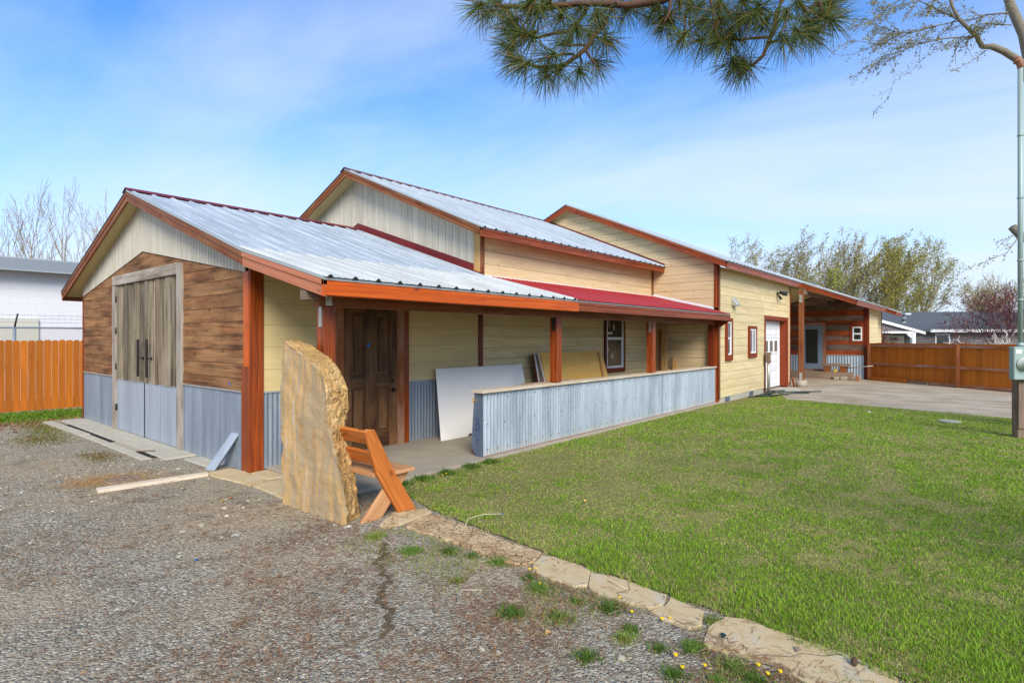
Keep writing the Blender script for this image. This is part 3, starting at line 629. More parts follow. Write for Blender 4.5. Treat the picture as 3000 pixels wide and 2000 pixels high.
mb.box(X4 - .07, X4 - .02, 5.72, 5.84, z0, z1 - .08); mb.box(X4 - .07, X4 - .02, 6.34, 6.46, z0, z1 - .08); mb.box(X4 - .07, X4 - .02, 5.84, 6.34, z0, z0 + .26); mb.box(X4 - .07, X4 - .02, 5.84, 6.34, z1 - .2, z1 - .08)
gdr = mb.build('glazed_door', M['bluegrey'], B)
mb = MB(); mb.box(X4 - .05, X4 - .04, 5.83, 6.35, z0 + .25, z1 - .19); mb.build('pane', M['glass'], gdr)
mb = MB(); mb.box(X4 - .055, X4, 5.53, 5.635, .1, 2.42); mb.box(X4 - .055, X4, 5.635, 6.6, 2.335, 2.44); mb.box(X4 - .3, X4, 5.6, 6.6, .22, .32); mb.build('door_trim', M['rail'], B)
f = MB(); y0, y1, z0, z1 = 4.12, 4.48, 1.62, 2.22
for q in ((y0, y0 + .05, z0, z1), (y1 - .05, y1, z0, z1), (y0 + .05, y1 - .05, z0, z0 + .05), (y0 + .05, y1 - .05, z1 - .05, z1), (y0 + .05, y1 - .05, 1.89, 1.95)): f.box(X4 - .06, X4, *q)
f_ = f.build('window', M['white'], B)
mb = MB(); mb.box(X4 - .035, X4 - .03, y0 + .04, y1 - .04, z0 + .04, z1 - .04); mb.build('pane', M['glass'], f_)
mb = MB()
for q in ((y0 - .1, y0, z0 - .1, z1 + .1), (y1, y1 + .1, z0 - .1, z1 + .1), (y0, y1, z0 - .1, z0), (y0, y1, z1, z1 + .1)): mb.box(X4 - .05, X4, *q)
mb.build('trim', M['trim_red'], f_)
# ceiling of the covered passage and its beams
mb = MB(); mb.extr([(22.75, 5.8, 3.66), (22.75, 9.3, 2.66), (22.75, 9.3, 2.74), (22.75, 5.8, 3.74)], (5.75, 0, 0)); mb.extr([(23.3, 5.8, 3.66), (23.3, 3.6, 3.08), (23.3, 3.6, 3.12), (23.3, 5.8, 3.74)], (5.2, 0, 0))
mb.build('passage_ceiling', M['soffit'], B)
mb = MB(); mb.box(22.75, X4, 5.13, 5.27, 3.36, 3.52); mb.build('beam', M['timber'], B)
mb = MB(); mb.box(22.55, 22.71, 5.1, 5.26, .2, 3.5); po = mb.build('porch_post', M['stain_worn'], B, bevel=.006)
mb = MB(); mb.tube([(22.63, 5.18, -.06), (22.63, 5.18, .2)], [.19, .175], 20, smooth=True); mb.build('concrete_footing', M['concrete'], po)
for z_ in (.2, 3.03): mb = MB(); mb.box(22.53, 22.549, 5.13, 5.23, z_, z_ + .28); mb.build('post_bracket', M['steel'], po)
# ---- roofs
def gable_roof(x0, x1, ridge, lo, lo2, name, mt, period=.305, deck=.1, sub=2, close=True, mats=None, screws=True, hx0=None):
    mb = MB(); rooftop(mb, x0, x1, ridge, lo, period, .026, 0, 1 if close else None, sub, (2, (.03, .3, .62, .96)) if screws else None)
    if lo2: rooftop(mb, x0, x1, ridge, lo2, period, .026, 0, None, sub)
    return mb.build(name, [M[mt], M['closure'], M['screw']], B)
def deck(x0, x1, pts, th=.1, name='roof_deck', mt='soffit'):
    """solid under the metal; pts run (y,z) along the top"""
    mb = MB()
    for (a, b_) in zip(pts[:-1], pts[1:]):
        mb.extr([(x0, a[0], a[1] - .012), (x0, b_[0], b_[1] - .012), (x0, b_[0], b_[1] - th), (x0, a[0], a[1] - th)], (x1 - x0, 0, 0))
    return mb.build(name, M[mt], B)
def rake(x, a, b_, h1, h2, mt1, mt2=None, s=-1, n1='fascia', off=.018):
    """two stacked boards along the sloping edge from a to b (y,z); x is the outer face of the lower board"""
    l = math.hypot(b_[0] - a[0], b_[1] - a[1])
    mb = MB(); mb.extr([(x, a[0], a[1] - off), (x, b_[0], b_[1] - off), (x, b_[0], b_[1] - off - h1), (x, a[0], a[1] - off - h1)], (s * -.045, 0, 0), (0, b_[0] - a[0], b_[1] - a[1]))
    mb.extr([(x + s * -.012, a[0], a[1] - off - h1), (x + s * -.012, b_[0], b_[1] - off - h1), (x + s * -.012, b_[0], b_[1] - off - h1 - h2), (x + s * -.012, a[0], a[1] - off - h1 - h2)], (s * -.033, 0, 0), (0, b_[0] - a[0], b_[1] - a[1]))
    o = mb.build(n1, M[mt1], B, bevel=.003)
    mb = MB(); mb.extr([(x + s * .006, a[0], a[1] + .012), (x + s * .006, b_[0], b_[1] + .012), (x + s * .006, b_[0], b_[1] - off), (x + s * .006, a[0], a[1] - off)], (s * -.05, 0, 0), (0, 1, 0)); mb.build('drip_edge', M[mt2 or 'drip'], B)
    return o
def eave(x0, x1, y, z, h1, h2, mt, s=-1):
    mb = MB(); mb.box(x0, x1, y, y + .04, z - .018 - h1, z - .018); mb.box(x0 + .0, x1, y + .012, y + .04, z - .018 - h1 - h2, z - .0185 - h1)
    mb.build('fascia', M[mt], B, bevel=.003)
    mb = MB(); mb.box(x0, x1, y - .008, y - .002, z - .026, z - .002); mb.build('drip_edge', M['drip'], B)
# front section
deck(XR + .03, 8.2, [(LY - .035, LZ + .012), (RY, RZ), (KY, KZ)], .12)
gable_roof(XR, 8.03, (RY, RZ), (KY - .02, KZ - .005), (LY, LZ), 'roof', 'roof')
mb = MB()
for (yy, zz_) in ((RY - .17, RZ - .17 * .345), (RY + .17, RZ - .17 * .345)):
    mb.extr([(XR - .02, RY, RZ + .042), (XR - .02, yy, zz_ + .03), (XR - .02, yy, zz_ + .034), (XR - .02, RY, RZ + .05)], (4.8, 0, 0))
mb.build('ridge_cap', M['flash_red'], B)
rake(XR, (RY, RZ), (LY, LZ), .07, .1, 'stain_worn', 'black'); rake(XR, (RY, RZ), (KY, KZ), .075, .1, 'stain_worn')
mb = MB(); mb.box(XR + .02, 8.03, LY - .03, LY + .01, LZ - .2, LZ - .01); mb.build('fascia', M['stain_worn'], B)
# porch roof, silver half then red half
deck(XR + .03, 15.36, [(KY, KZ), (EY + .03, EZ + .008)], .075, 'porch_deck', 'stain_worn')
deck(8.03, 15.37, [(YW, 2.945), (KY, KZ)], .075, 'porch_deck', 'stain_worn')
mb = MB(); rooftop(mb, XR, 8.06, (KY + .12, KZ + .05), (EY - .03, EZ + .004), .305, .028, 0, 1, 2, (2, (.04, .33, .66, .95))); mb.build('porch_roof', [M['roof_white'], M['closure'], M['screw']], B)
mb = MB(); rooftop(mb, 8.0, 15.38, (YW - .02, 2.952), (EY - .03, EZ + .0), .152, .016, 0, 1, 0, (2, (.5,))); mb.build('porch_roof', [M['roof_red'], M['closure'], M['screw']], B)
rake(XR, (KY, KZ), (EY, EZ), .07, .115, 'stain_fade')
eave(XR, 8.05, EY, EZ, .06, .115, 'stain_bright'); eave(8.052, 15.42, EY, EZ, .06, .1, 'stain')
mb = MB(); mb.box(XR + .01, 8.05, EY - .012, EY, EZ - .185, EZ - .08, r=.4); mb.build('fascia', M['stain_bright'], B)
mb = MB(); mb.extr([(15.42, EY, EZ - .01), (15.42, EY, EZ - .18), (15.42, EY + .3, EZ - .36), (15.42, EY + .32, EZ + .06)], (.03, 0, 0)); mb.build('fascia', M['trim_red'], B)
# flashing where the roofs meet the walls
mb = MB()
for a, b_ in (((RY + 3.9, RZ - 3.9 * .345), (RY, RZ)), ((RY, RZ), (KY + .3, KZ + .3 * .345))):
    mb.extr([(XM - .03, a[0], a[1] + .02), (XM - .03, b_[0], b_[1] + .02), (XM - .03, b_[0], b_[1] + .16), (XM - .03, a[0], a[1] + .16)], (.006, 0, 0), (0, 1, 0))
    mb.extr([(XM - .16, a[0], a[1] + .034), (XM - .16, b_[0], b_[1] + .034), (XM - .16, b_[0], b_[1] + .04), (XM - .16, a[0], a[1] + .04)], (.13, 0, 0), (0, 1, 0))
mb.build('wall_flashing', M['flash_red'], B)
mb = MB(); mb.extr([(X3 - .03, YW - .03, 2.955), (X3 - .03, Y3, 2.5), (X3 - .03, Y3, 2.56), (X3 - .03, YW - .03, 3.03)], (.006, 0, 0)); mb.box(8.06, X3, YW - .03, YW - .022, 2.93, 2.975); mb.build('wall_flashing', M['white'], B)
# porch beam, posts and low wall
mb = MB(); mb.box(3.44, X3 - .02, YP + .05, YP + .17, 2.1, 2.28); mb.build('porch_beam', M['stain_worn'], B)
mb = MB(); mb.box(XR + .03, 3.44, YP + .05, YP + .17, 2.17, 2.28); mb.build('beam_end', M['timber'], B)
for k, (px_, zb) in enumerate(((3.49, -.03), (7.955, .985), (11.6, .985))):
    mb = MB(); mb.box(px_, px_ + .15, YP + .04, YP + .19, zb, 2.099); p_ = mb.build('porch_post', M['stain'], B, bevel=.005)
    mb = MB(); mb.box(px_ - .012, px_ - .001, YP + .07, YP + .13, 1.87, 2.2)
    br_ = mb.build('post_bracket', M['steel'] if k != 1 else M['black'], p_)
    if k == 0: mb = MB(); mb.box(px_ + .02, px_ + .1, YP + .032, YP + .039, 2.11, 2.22); mb.build('post_bracket', M['steel'], p_)
mb = MB(); mb.box(X3 - .18, X3 - .04, YP + .04, YP + .18, .985, 2.1); mb.build('porch_post', M['stain_dark'], B)
mb = MB(); mb.box(6.1, X3 - .04, YP + .07, YP + .2, 0, .935); mb.build('low_wall_core', M['void'], B)
mb = MB(); corr(mb, 'y', YP + .07, 6.09, X3 - .02, .005, .93, pitch=.076, amp=.013, sheet=.76, base=.004); 
for z_ in (.1, .48, .86):
    x_ = 6.2
    while x_ < X3 - .1: mb.cyl((x_, YP + .045, z_ + RND.uniform(-.01, .01)), .008, -.008, 'y', 6, 1); x_ += .38 if z_ == .48 else .228
lw = mb.build('low_wall', [M['galv'], M['screw']], B)
mb = MB()
n = 14; vs = []
prof = [(0, 0), (.02, .0), (.06, .05), (.1, .12), (.13, .2), (.11, .32), (.1, .45), (.09, .6), (.08, .7), (.07, .8), (.06, .94)]
q = [(6.085, YP + .05, .0)] + [(6.085, YP + .14 + a, b_) for a, b_ in prof] + [(6.085, YP + .05, .935)]
mb.extr(q, (-.006, 0, 0), (0, 0, 1)); mb.build('end_sheet', M['galv_end'], lw)
mb = MB(); sx = 6.076
mb.tube([(sx, YP + .10, .42), (sx, YP + .10, .56), (sx, YP + .15, .57), (sx, YP + .17, .53), (sx, YP + .11, .49), (sx, YP + .18, .47), (sx, YP + .16, .42), (sx, YP + .10, .42)], .004, 5)
mb.tube([(sx, YP + .06, .38), (sx, YP + .22, .39)], .004, 5); mb.tube([(sx, YP + .08, .34), (sx, YP + .2, .28), (sx, YP + .21, .34)], .004, 5); mb.tube([(sx, YP + .12, .31), (sx, YP + .12, .24), (sx, YP + .15, .24)], .004, 5)
mb.build('paint_mark', M['blue_paint'], lw)
mb = MB(); mb.box(6.04, X3 - .03, YP - .005, YP + .24, .935, .972, r=.5); mb.build('cap_board', M['cap'], lw, bevel=.004)
mb = MB(); mb.box(6.1, X3 - .03, YP + .02, YP + .06, -.045, .004); mb.build('bottom_plate', M['rail'], lw)
# main roof
deck(7.66, X3 + .1, [(MR + 4.3, MRZ - 4.3 * .431), (MR, MRZ), (MEY + .035, MEZ + .015)], .1)
gable_roof(7.62, X3 - .02, (MR, MRZ), (MEY - .03, MEZ - .013), (MR + 4.4, MRZ - 4.4 * .431), 'roof', 'roof')
mb = MB()
for sg in (-1, 1): mb.extr([(7.6, MR, MRZ + .042), (7.6, MR + sg * .17, MRZ - .045), (7.6, MR + sg * .17, MRZ - .041), (7.6, MR, MRZ + .05)], (7.8, 0, 0))
mb.build('ridge_cap', M['flash_rust'], B)
rake(7.62, (MR, MRZ), (MEY, MEZ), .07, .085, 'stain_worn'); rake(7.62, (MR, MRZ), (MR + 4.4, MRZ - 4.4 * .431), .07, .085, 'stain_worn', 'black')
eave(7.62, X3 - .03, MEY, MEZ, .05, .11, 'stain')
# third and fourth roof
deck(15.15, 23.2, [(R3 + 3.5, R3Z - 3.5 * s3), (R3, R3Z), (E3 + .035, E3Z + .015)], .12)
gable_roof(15.12, 23.22, (R3, R3Z), (E3 - .03, E3Z - .013), (R3 + 3.6, R3Z - 3.6 * s3), 'roof', 'roof')
rake(15.12, (R3, R3Z), (E3, E3Z), .07, .11, 'stain'); rake(15.12, (R3, R3Z), (R3 + 3.6, R3Z - 3.6 * s3), .07, .11, 'stain', 'black')
eave(15.12, 23.2, E3, E3Z, .06, .12, 'stain')
y4e, z4e = 3.5, 3.11
deck(23.22, 33., [(8.5, 5.1), (E3, E3Z), (y4e + .035, z4e + .012)], .1)
gable_roof(23.2, 31., (8.5, 5.15), (y4e - .03, z4e - .01), None, 'roof', 'roof', screws=False)
rake(23.2, (E3, E3Z), (y4e, z4e), .07, .12, 'stain'); eave(23.2, 31., y4e, z4e, .07, .12, 'stain')
gable_roof(31., 33.2, (8.5, 5.15), (3.12, 2.95), None, 'roof', 'roof', screws=False, close=False)
rake(31., (y4e, z4e), (3.15, 2.96), .08, .1, 'stain'); eave(31., 33.2, 3.14, 2.95, .07, .1, 'stain')
mb = MB(); a, b_ = (R3, 5.35), (MEY, MEZ + .03)
mb.extr([(X3 - .03, MR - .1, MRZ - .02), (X3 - .03, b_[0], b_[1]), (X3 - .03, b_[0], b_[1] + .05), (X3 - .03, MR - .1, MRZ + .03)], (.006, 0, 0), (0, 1, 0)); mb.build('wall_flashing', M['flash_red'], B)
# ---------------------------------------------------------------- paving and kerbs
mb = MB(); mb.box(3.76, X3, 5.56, YW + .02, -.12, -.001); sl = tag(mb.build('porch_pavement', M['concrete'], bevel=.008), kind='structure')
for q in ((3.11, 3.56, 9.25, 15.3, -.1, -.03), (3.3, 3.55, 8.25, 9.1, -.1, -.035)):
    mb = MB(); mb.box(*q); tag(mb.build('apron_pavement', M['concrete_pale'], bevel=.01), kind='structure')
# ---------------------------------------------------------------- loose things near the camera
def single(name, mb, mt, label, cat, group=None, bevel=0, loc=None):
    if loc is None:
        xs = [v.x for v in mb.v]; ys = [v.y for v in mb.v]; loc = ((min(xs) + max(xs)) / 2, (min(ys) + max(ys)) / 2, min(v.z for v in mb.v))
    return tag(mb.build(name, mt, None, loc, bevel), label, cat, group)
# standing sandstone slab
def interp(tab, z):
    tab = sorted(tab, key=lambda p: p[1])
    if z <= tab[0][1]: return tab[0][0]
    for (a, za), (b_, zb) in zip(tab[:-1], tab[1:]):
        if z <= zb: return a + (b_ - a) * (z - za) / max(zb - za, 1e-6)
    return tab[-1][0]
FRr = [(5.85, 1.711), (5.683, 1.647), (5.349, 1.525), (5.163, 1.445), (5.079, 1.311), (5.024, 1.208), (5.03, 1.071), (4.97, .866), (4.877, .637), (4.76, .418), (4.684, .168), (4.69, .04), (4.72, -.06)]
BKr = [(6.02, 1.70), (5.8, 1.665), (5.62, 1.60), (5.40, 1.52), (5.25, 1.414), (5.162, 1.289), (5.102, 1.213), (5.102, 1.006), (5.135, .892), (5.13, .733), (5.039, .475), (4.946, .208), (4.89, -.06)]
LFr = [(5.865, 1.715), (5.871, 1.438), (5.904, 1.105), (5.904, .856), (5.904, .69), (5.822, .584), (5.887, .443), (5.894, .277), (5.838, .153), (5.861, -.06)]
def stone():
    NZ, NF, NS = 110, 34, 18; vs = []; fs = []; mi = []
    H = 1.712
    for i in range(NZ + 1):
        z = -.06 + (H + .06) * (1 - (1 - i / NZ) ** 1.15)
        yl = interp(LFr, z); yf = interp(FRr, z); yb = interp(BKr, z)
        xf, xb = 3.12, 3.42; yf = min(yf, yl - .004); yb = min(yb, yl + .14); ring = []
        for j in range(NF): t = j / NF; ring.append((xf, yl + (yf - yl) * t, 0))
        for j in range(NS): t = j / NS; ring.append((xf + (xb - xf) * t, yf + (yb - yf) * t, 1))
        for j in range(NF): t = j / NF; ring.append((xb, yb + (yl + .17 - yb) * t, 0))
        for j in range(NS): t = j / NS; ring.append((xb + (xf - xb) * t, yl + .17 * (1 - t), 1))
        for (x, y, e) in ring:
            p = Vector((x * 1.0, y, z)); n1_ = mnoise.fractal(p * 2.3, 1., 2., 4); n2_ = mnoise.fractal(p * 7. + Vector((5, 1, 2)), .8, 2.1, 5)
            n3_ = mnoise.noise(p * 26.)
            if e: dx = .016 * n2_ + .004 * n3_; dy = -.034 * abs(n2_) - .026 * n1_ - .008 * n3_ + .018 * (round(n1_ * 5) / 5) - .03 * max(0, mnoise.noise(Vector((x * 3, 1, z * 5.2))))
            else: dx = -.018 * n1_ - .006 * n2_; dy = .01 * n2_
            vs.append((x + dx, y + dy, z + .012 * n2_ * (1 if i > NZ - 3 else .3)))
    n = NF * 2 + NS * 2
    mb = MB()
    fa, fb = [], []
    for i in range(NZ):
        for j in range(n):
            e = (NF <= j < NF + NS) or j >= 2 * NF + NS
            (fb if e else fa).append((i * n + j, i * n + (j + 1) % n, (i + 1) * n + (j + 1) % n, (i + 1) * n + j))
    top = tuple(NZ * n + j for j in range(n))
    mb.add(vs, fa, (0, 0, 1), 0, .5, False); base = 0
    L = Vector((0, 0, 1))
    for f_ in fb + [top]: mb.face(list(f_), 1, .5, L, (0, 0))
    return mb
single('standing_stone', stone(), [M['stone'], M['stone_edge']], 'tall tan sandstone slab standing upright on the gravel, with a rough broken right edge', 'stone')
# bench with crossed plank legs
BN = thing('garden_bench', 'orange oiled wooden bench with crossed plank legs behind the tall stone', 'bench', (3.55, 5.1, -.04))
L_T, L_B = (3.335, .86), (3.80, -.06)
for yy in (4.585, 5.75):
    mb = MB(); mb.extr([(3.275, yy, .835), (3.30, yy, .865), (3.385, yy, .85), (3.60, yy, .446), (3.915, yy, -.05), (3.69, yy, -.05), (3.41, yy, .404)], (0, .04, 0), (.55, 0, -.9)); mb.build('back_leg', M['bench'], BN, bevel=.004)
    mb = MB(); mb.extr([(3.255, yy + .042, -.05), (3.50, yy + .042, -.05), (3.86, yy + .042, .368), (3.66, yy + .042, .368)], (0, .04, 0), (.6, 0, .6)); mb.build('seat_leg', M['bench_pale'], BN, bevel=.004)
mb = MB(); mb.box(3.40, 3.62, 4.59 + .04, 5.75, .37, .408); mb.build('seat_board', M['bench_pale'], BN, bevel=.004)
mb = MB(); mb.box(3.628, 3.868, 4.56, 5.78, .37, .408); mb.build('seat_board', M['bench_pale'], BN, bevel=.004)
for (xa, za), (xb_, zb) in (((3.355, .70), (3.285, .835)), ((3.43, .485), (3.36, .62))):
    mb = MB(); mb.extr([(xa, 4.626, za), (xb_, 4.626, zb), (xb_ + .035, 4.626, zb + .015), (xa + .035, 4.626, za + .015)], (0, 1.13, 0), (0, 1, 0)); mb.build('back_slat', M['bench'], BN, bevel=.004)
# flagstones
FL = {'P1': ([(3.13, 7.90), (3.47, 7.95), (3.52, 7.62), (3.49, 6.94), (3.23, 6.85), (3.13, 7.7)], 'tan flagstone beside the orange corner post of the front gable'),
 'P2': ([(3.24, 6.82), (3.46, 6.86), (3.66, 6.85), (3.74, 6.2), (3.6, 5.7), (3.2, 5.9)], 'tan flagstone partly hidden behind the tall standing stone'),
 'P3': ([(3.53, 7.47), (3.75, 7.47), (3.75, 6.93), (3.5, 6.97)], 'pale grey flagstone between the corner post and the porch floor'),
 'F1': ([(3.33, 4.45), (3.68, 4.66), (3.97, 4.50), (3.91, 4.35), (3.57, 4.31), (3.31, 4.32)], 'smooth yellow flagstone under the front feet of the bench'),
 'F2': ([(3.46, 4.22), (3.60, 4.29), (3.89, 4.33), (3.84, 3.76), (3.78, 3.28), (3.77, 2.84), (3.6, 2.78), (3.48, 2.76), (3.44, 2.88), (3.41, 3.11), (3.46, 3.39), (3.46, 3.92)], 'long flagstone crazed all over with cracks, next to the bench'),
 'F3': ([(3.72, 2.79), (3.76, 2.69), (3.72, 2.33), (3.49, 2.21), (3.39, 2.27), (3.43, 2.67), (3.54, 2.75)], 'small pale flagstone just after the crazed one on the path'),
 'F4': ([(3.69, 2.31), (3.74, 2.12), (3.70, 1.70), (3.55, 1.66), (3.45, 1.72), (3.41, 2.08), (3.47, 2.19)], 'middle flagstone of the path with a whitish patch'),
 'F5': ([(3.69, 1.67), (3.63, 1.41), (3.46, 1.36), (3.37, 1.4), (3.38, 1.58), (3.43, 1.70), (3.54, 1.645)], 'rusty orange flagstone just before the largest slab'),
 'F6': ([(3.66, 1.29), (3.70, 1.13), (3.67, .87), (3.65, .54), (3.58, .36), (3.35, .34), (3.15, .5), (3.22, .73), (3.30, .86), (3.28, 1.05), (3.25, 1.27), (3.45, 1.31)], 'largest pale flagstone at the bottom edge of the picture, with one long crack')}
for k, (poly, lab) in FL.items():
    zt = -.030 if k[0] == 'F' else -.034
    pp = []
    for i in range(len(poly)):
        a, b_ = Vector(poly[i]), Vector(poly[(i + 1) % len(poly)])
        st = max(1, int((b_ - a).length / .03))
        for q in range(st):
            p = a.lerp(b_, q / st); nn = mnoise.noise(Vector((p.x * 9, p.y * 9, 3))) * (.024 if k[0] == 'F' else .006) + mnoise.noise(Vector((p.x * 31, p.y * 31, 8))) * .008; pp.append((p.x + nn, p.y + nn * .7))
    mb = MB(); mb.extr([(x, y, -.07) for x, y in pp], (0, 0, zt + .07))
    if k in ('F6', 'F4'):
        cp = {'F6': [(3.64, .62), (3.55, .70), (3.5, .80), (3.42, .84), (3.36, .95), (3.30, 1.0)], 'F4': [(3.7, 2.0), (3.6, 1.93), (3.5, 1.98), (3.44, 1.9)]}[k]
        mb.tube([(x, y, zt + .0) for x, y in cp], .0035, 4, 1)
    single('flagstone', mb, [M['crack'] if k == 'F2' else M['flag'], M['closure']], lab, 'flagstone', 'flagstones laid along the lawn and by the porch', bevel=.006)
for poly, lab in (([(20.34, 5.53), (21.65, 5.5), (21.07, 4.85), (20.21, 5.12)], 'concrete stepping slab right in front of the white garage door'), ([(19.75, 5.30), (20.24, 5.2), (19.9, 4.75), (19.2, 4.80)], 'concrete stepping slab at the lawn edge by the garage door')):
    mb = MB(); mb.extr([(x, y, -.08) for x, y in poly], (0, 0, .065)); single('stepping_slab', mb, M['concrete_pale'], lab, 'paving slab', 'slabs by the garage door', .01)
# threshold drain: kerb strip, cover, dark channel
mb = MB(); mb.extr([(2.79, 15.2, -.08), (2.95, 15.2, -.08), (3.0, 12.6, -.08), (2.86, 12.6, -.08)], (0, 0, .07)); single('kerb_strip', mb, M['concrete_pale'], 'pale plank lying at the far end of the drain by the barn doors', 'plank', bevel=.006)
mb = MB(); mb.box(2.87, 3.0, 9.5, 12.58, -.1, -.028); single('drain_kerb', mb, M['concrete_pale'], 'pale concrete kerb along the outer side of the drain', 'kerb', bevel=.008)
mb = MB(); mb.box(3.0, 3.11, 9.55, 14.6, -.1, -.046); single('drain_channel', mb, M['void'], 'dark open drain channel in front of the barn doors', 'drain')
mb = MB(); mb.box(3.0, 3.108, 10.2, 11.4, -.045, -.026); single('drain_cover', mb, M['concrete'], 'flat cover lying on the middle of the drain channel', 'drain cover', bevel=.004)
mb = MB(); mb.beam((3.02, 10.2, -.02), (3.2, 9.98, -.012), .03, .012); single('metal_scrap', mb, M['timber'], 'small rusty strip lying across the end of the drain', 'scrap')
mb = MB(); mb.extr([(1.965, 8.03, -.055), (1.95, 7.88, -.055), (3.11, 7.75, -.055), (3.14, 7.88, -.055), (2.4, 7.99, -.055)], (0, 0, .042), (1, -.1, 0)); single('edging_board', mb, M['cap'], 'pale wooden board lying flat on the gravel left of the flagstones', 'board', bevel=.004)
mb = MB(); mb.tube([(2.33, 8.38, -.055), (2.33, 8.38, -.035)], [.2, .18], 20, 0, smooth=False); mb.tube([(2.33, 8.38, -.034), (2.33, 8.38, -.028)], .04, 8); single('valve_cover', mb, M['timber'], 'round dull cover sunk in the straw patch on the gravel', 'cover')
mb = MB(); mb.extr([(3.235, 8.17, -.05), (3.30, 8.03, -.05), (3.535, 7.82, .44), (3.50, 7.98, .445)], (.03, .02, .0), (.4, -.2, .9)); mb.extr([(3.31, 8.03, -.05), (3.34, 8.07, -.05), (3.55, 7.86, .40), (3.545, 7.83, .43)], (.012, .012, 0), (.4, -.2, .9)); single('metal_angle', mb, M['galv_light'], 'bent grey metal flashing leaning on the corrugated wainscot by the orange corner post', 'metal flashing')
# sheets and lumber in the porch
mb = MB(); mb.extr([(6.58, 7.07, .0), (7.2, 7.06, .0), (7.25, 7.068, .04), (7.45, 7.066, .04), (7.5, 7.055, .01), (9.05, 7.05, .0), (9.14, 7.39, 1.205), (6.76, 7.40, 1.205)], (0, .02, -.004), (1, 0, 0)); single('white_sheet', mb, M['white_dirty'], 'large white wall panel leaning behind the end of the low corrugated wall', 'panel', bevel=.003)
PL = [(9.56, 12.05, 'ply', 'tan plywood sheet at the front of the leaning stack under the porch', 6.98), (9.54, 12.0, 'white_dirty', 'white sheet directly behind the front plywood sheet', 7.012), (9.51, 11.9, 'timber', 'brown sheet in the middle of the leaning stack', 7.04),
      (9.48, 11.7, 'white', 'second white sheet of the leaning stack, deeper in', 7.066), (9.45, 11.6, 'stain_dark', 'dark red-brown board at the very back of the leaning stack', 7.09)]
for k, (a, b_, mt_, lab, yb) in enumerate(PL):
    sl_ = .2 if k == 0 else 0
    mb = MB(); mb.extr([(a + .14 * (k < 2), yb, .22), (b_ + sl_, yb, .22), (b_, yb + .26, 1.43 - .01 * k), (a, yb + .26, 1.43 - .01 * k)], (0, .02, -.004), (1, 0, 0)); single('leaning_sheet', mb, M[mt_], lab, 'sheet', 'sheets leaning on the wall under the porch')
mb = MB(); mb.extr([(11.85, 6.955, .3), (11.95, 6.955, .3), (11.90, 7.215, 1.43), (11.85, 7.215, 1.43)], (0, -.02, 0), (0, 0, 1)); single('upright_batten', mb, M['lumber'], 'thin batten standing against the front plywood sheet', 'batten')
mb = MB(); mb.extr([(9.55, 6.95, .0), (12.0, 6.95, .0), (12.0, 7.25, 0.), (9.55, 7.25, 0)], (0, 0, .218)); single('timber_stack', mb, M['timber'], 'low stack of timber carrying the leaning sheets', 'timber')
for k, (ya, yb, xx, zt, mt_, lab) in enumerate(((7.27, 7.14, 15.27, 1.99, 'rail', 'wide brown board standing in the far porch corner'), (7.13, 7.04, 15.2, 2.2, 'lumber', 'tallest pale stud standing in the far porch corner'), (7.01, 6.975, 15.2, 1.74, 'lumber', 'thin pale lath next to the tallest stud'),
      (6.82, 6.755, 15.25, 1.23, 'lumber', 'short thick stud standing right of the tall boards'), (6.75, 6.70, 15.25, 1.07, 'lumber', 'shortest stud at the right of the lumber in the corner'), (7.0, 6.86, 15.1, .87, 'lumber', 'low offcut in front of the studs in the corner'))):
    mb = MB(); mb.extr([(xx - .12, ya, 0), (xx - .12, yb, 0), (xx, yb, zt), (xx, ya, zt)], (.04, 0, 0), (0, 0, 1)); single('lumber_board', mb, M[mt_], lab, 'board', 'boards standing in the porch corner', .003)
mb = MB(); mb.beam((7.2, 5.82, .985), (8.6, 5.84, .985), .04, .022); single('wood_strip', mb, M['timber'], 'thin dark wooden strip lying on the cap of the low wall', 'strip')
mb = MB()
for k in range(16):
    t = RND.random() * 6.28; mb.beam((6.06, 5.80, .84), (6.06 + .05 * math.cos(t) - .02, 5.80 + .05 * math.sin(t * 1.7), .84 + RND.uniform(-.06, .06)), .006, .004)
single('dried_flower', mb, M['ply'], 'small dried flower stuck on the end of the low corrugated wall', 'dried flower')
mb = MB(); mb.extr([(5.355, 7.462, 1.655), (5.365, 7.462, 1.60), (5.42, 7.462, 1.61), (5.415, 7.462, 1.665)], (0, -.002, 0)); single('tape_piece', mb, M['blue_tape'], 'small blue tape square stuck on the old dark door', 'tape')
mb = MB(); mb.extr([(XG - .026, 8.12, 1.10), (XG - .026, 8.08, 1.08), (XG - .026, 8.06, 1.11), (XG - .026, 8.1, 1.13)], (-.004, 0, 0)); single('tape_piece', mb, M['blue_tape'], 'small blue scrap on the barn boards above the metal wainscot', 'tape')
# by the garage and the far house
mb = MB(); mb.tube([(19.43, 5.42, -.05), (19.43, 5.42, 1.05)], .05, 10); mb.box(19.36, 19.5, 5.35, 5.49, .95, 1.27, 1); mb.box(19.4, 19.46, 5.335, 5.35, 1.0, 1.2, 2); single('utility_pipe', mb, [M['steel'], M['timber'], M['label']], 'grey pipe with a small box standing left of the garage door', 'pipe')
mb = MB()
for k in range(4):
    pts = [(17.5 + .2 * k + t * .22 + .1 * math.sin(t * 1.7 + k), 5.45 - .2 * math.sin(t * .5 + k * .6) - .09 * t * (k % 2 + .4), -.01 + .012 * k) for t in range(11)]; mb.tube(pts, .02, 6)
single('garden_hose', mb, M['hose'], 'dark green hose lying in the grass by the cream wall', 'hose')
mb = MB(); mb.box(27.75, 28.1, 4.35, 7.4, .02, .26); mb.box(27.7, 28.05, 5.2, 7.6, -.06, .018); single('timber_step', mb, M['timber'], 'old grey timber step in front of the glazed door', 'step', bevel=.01)
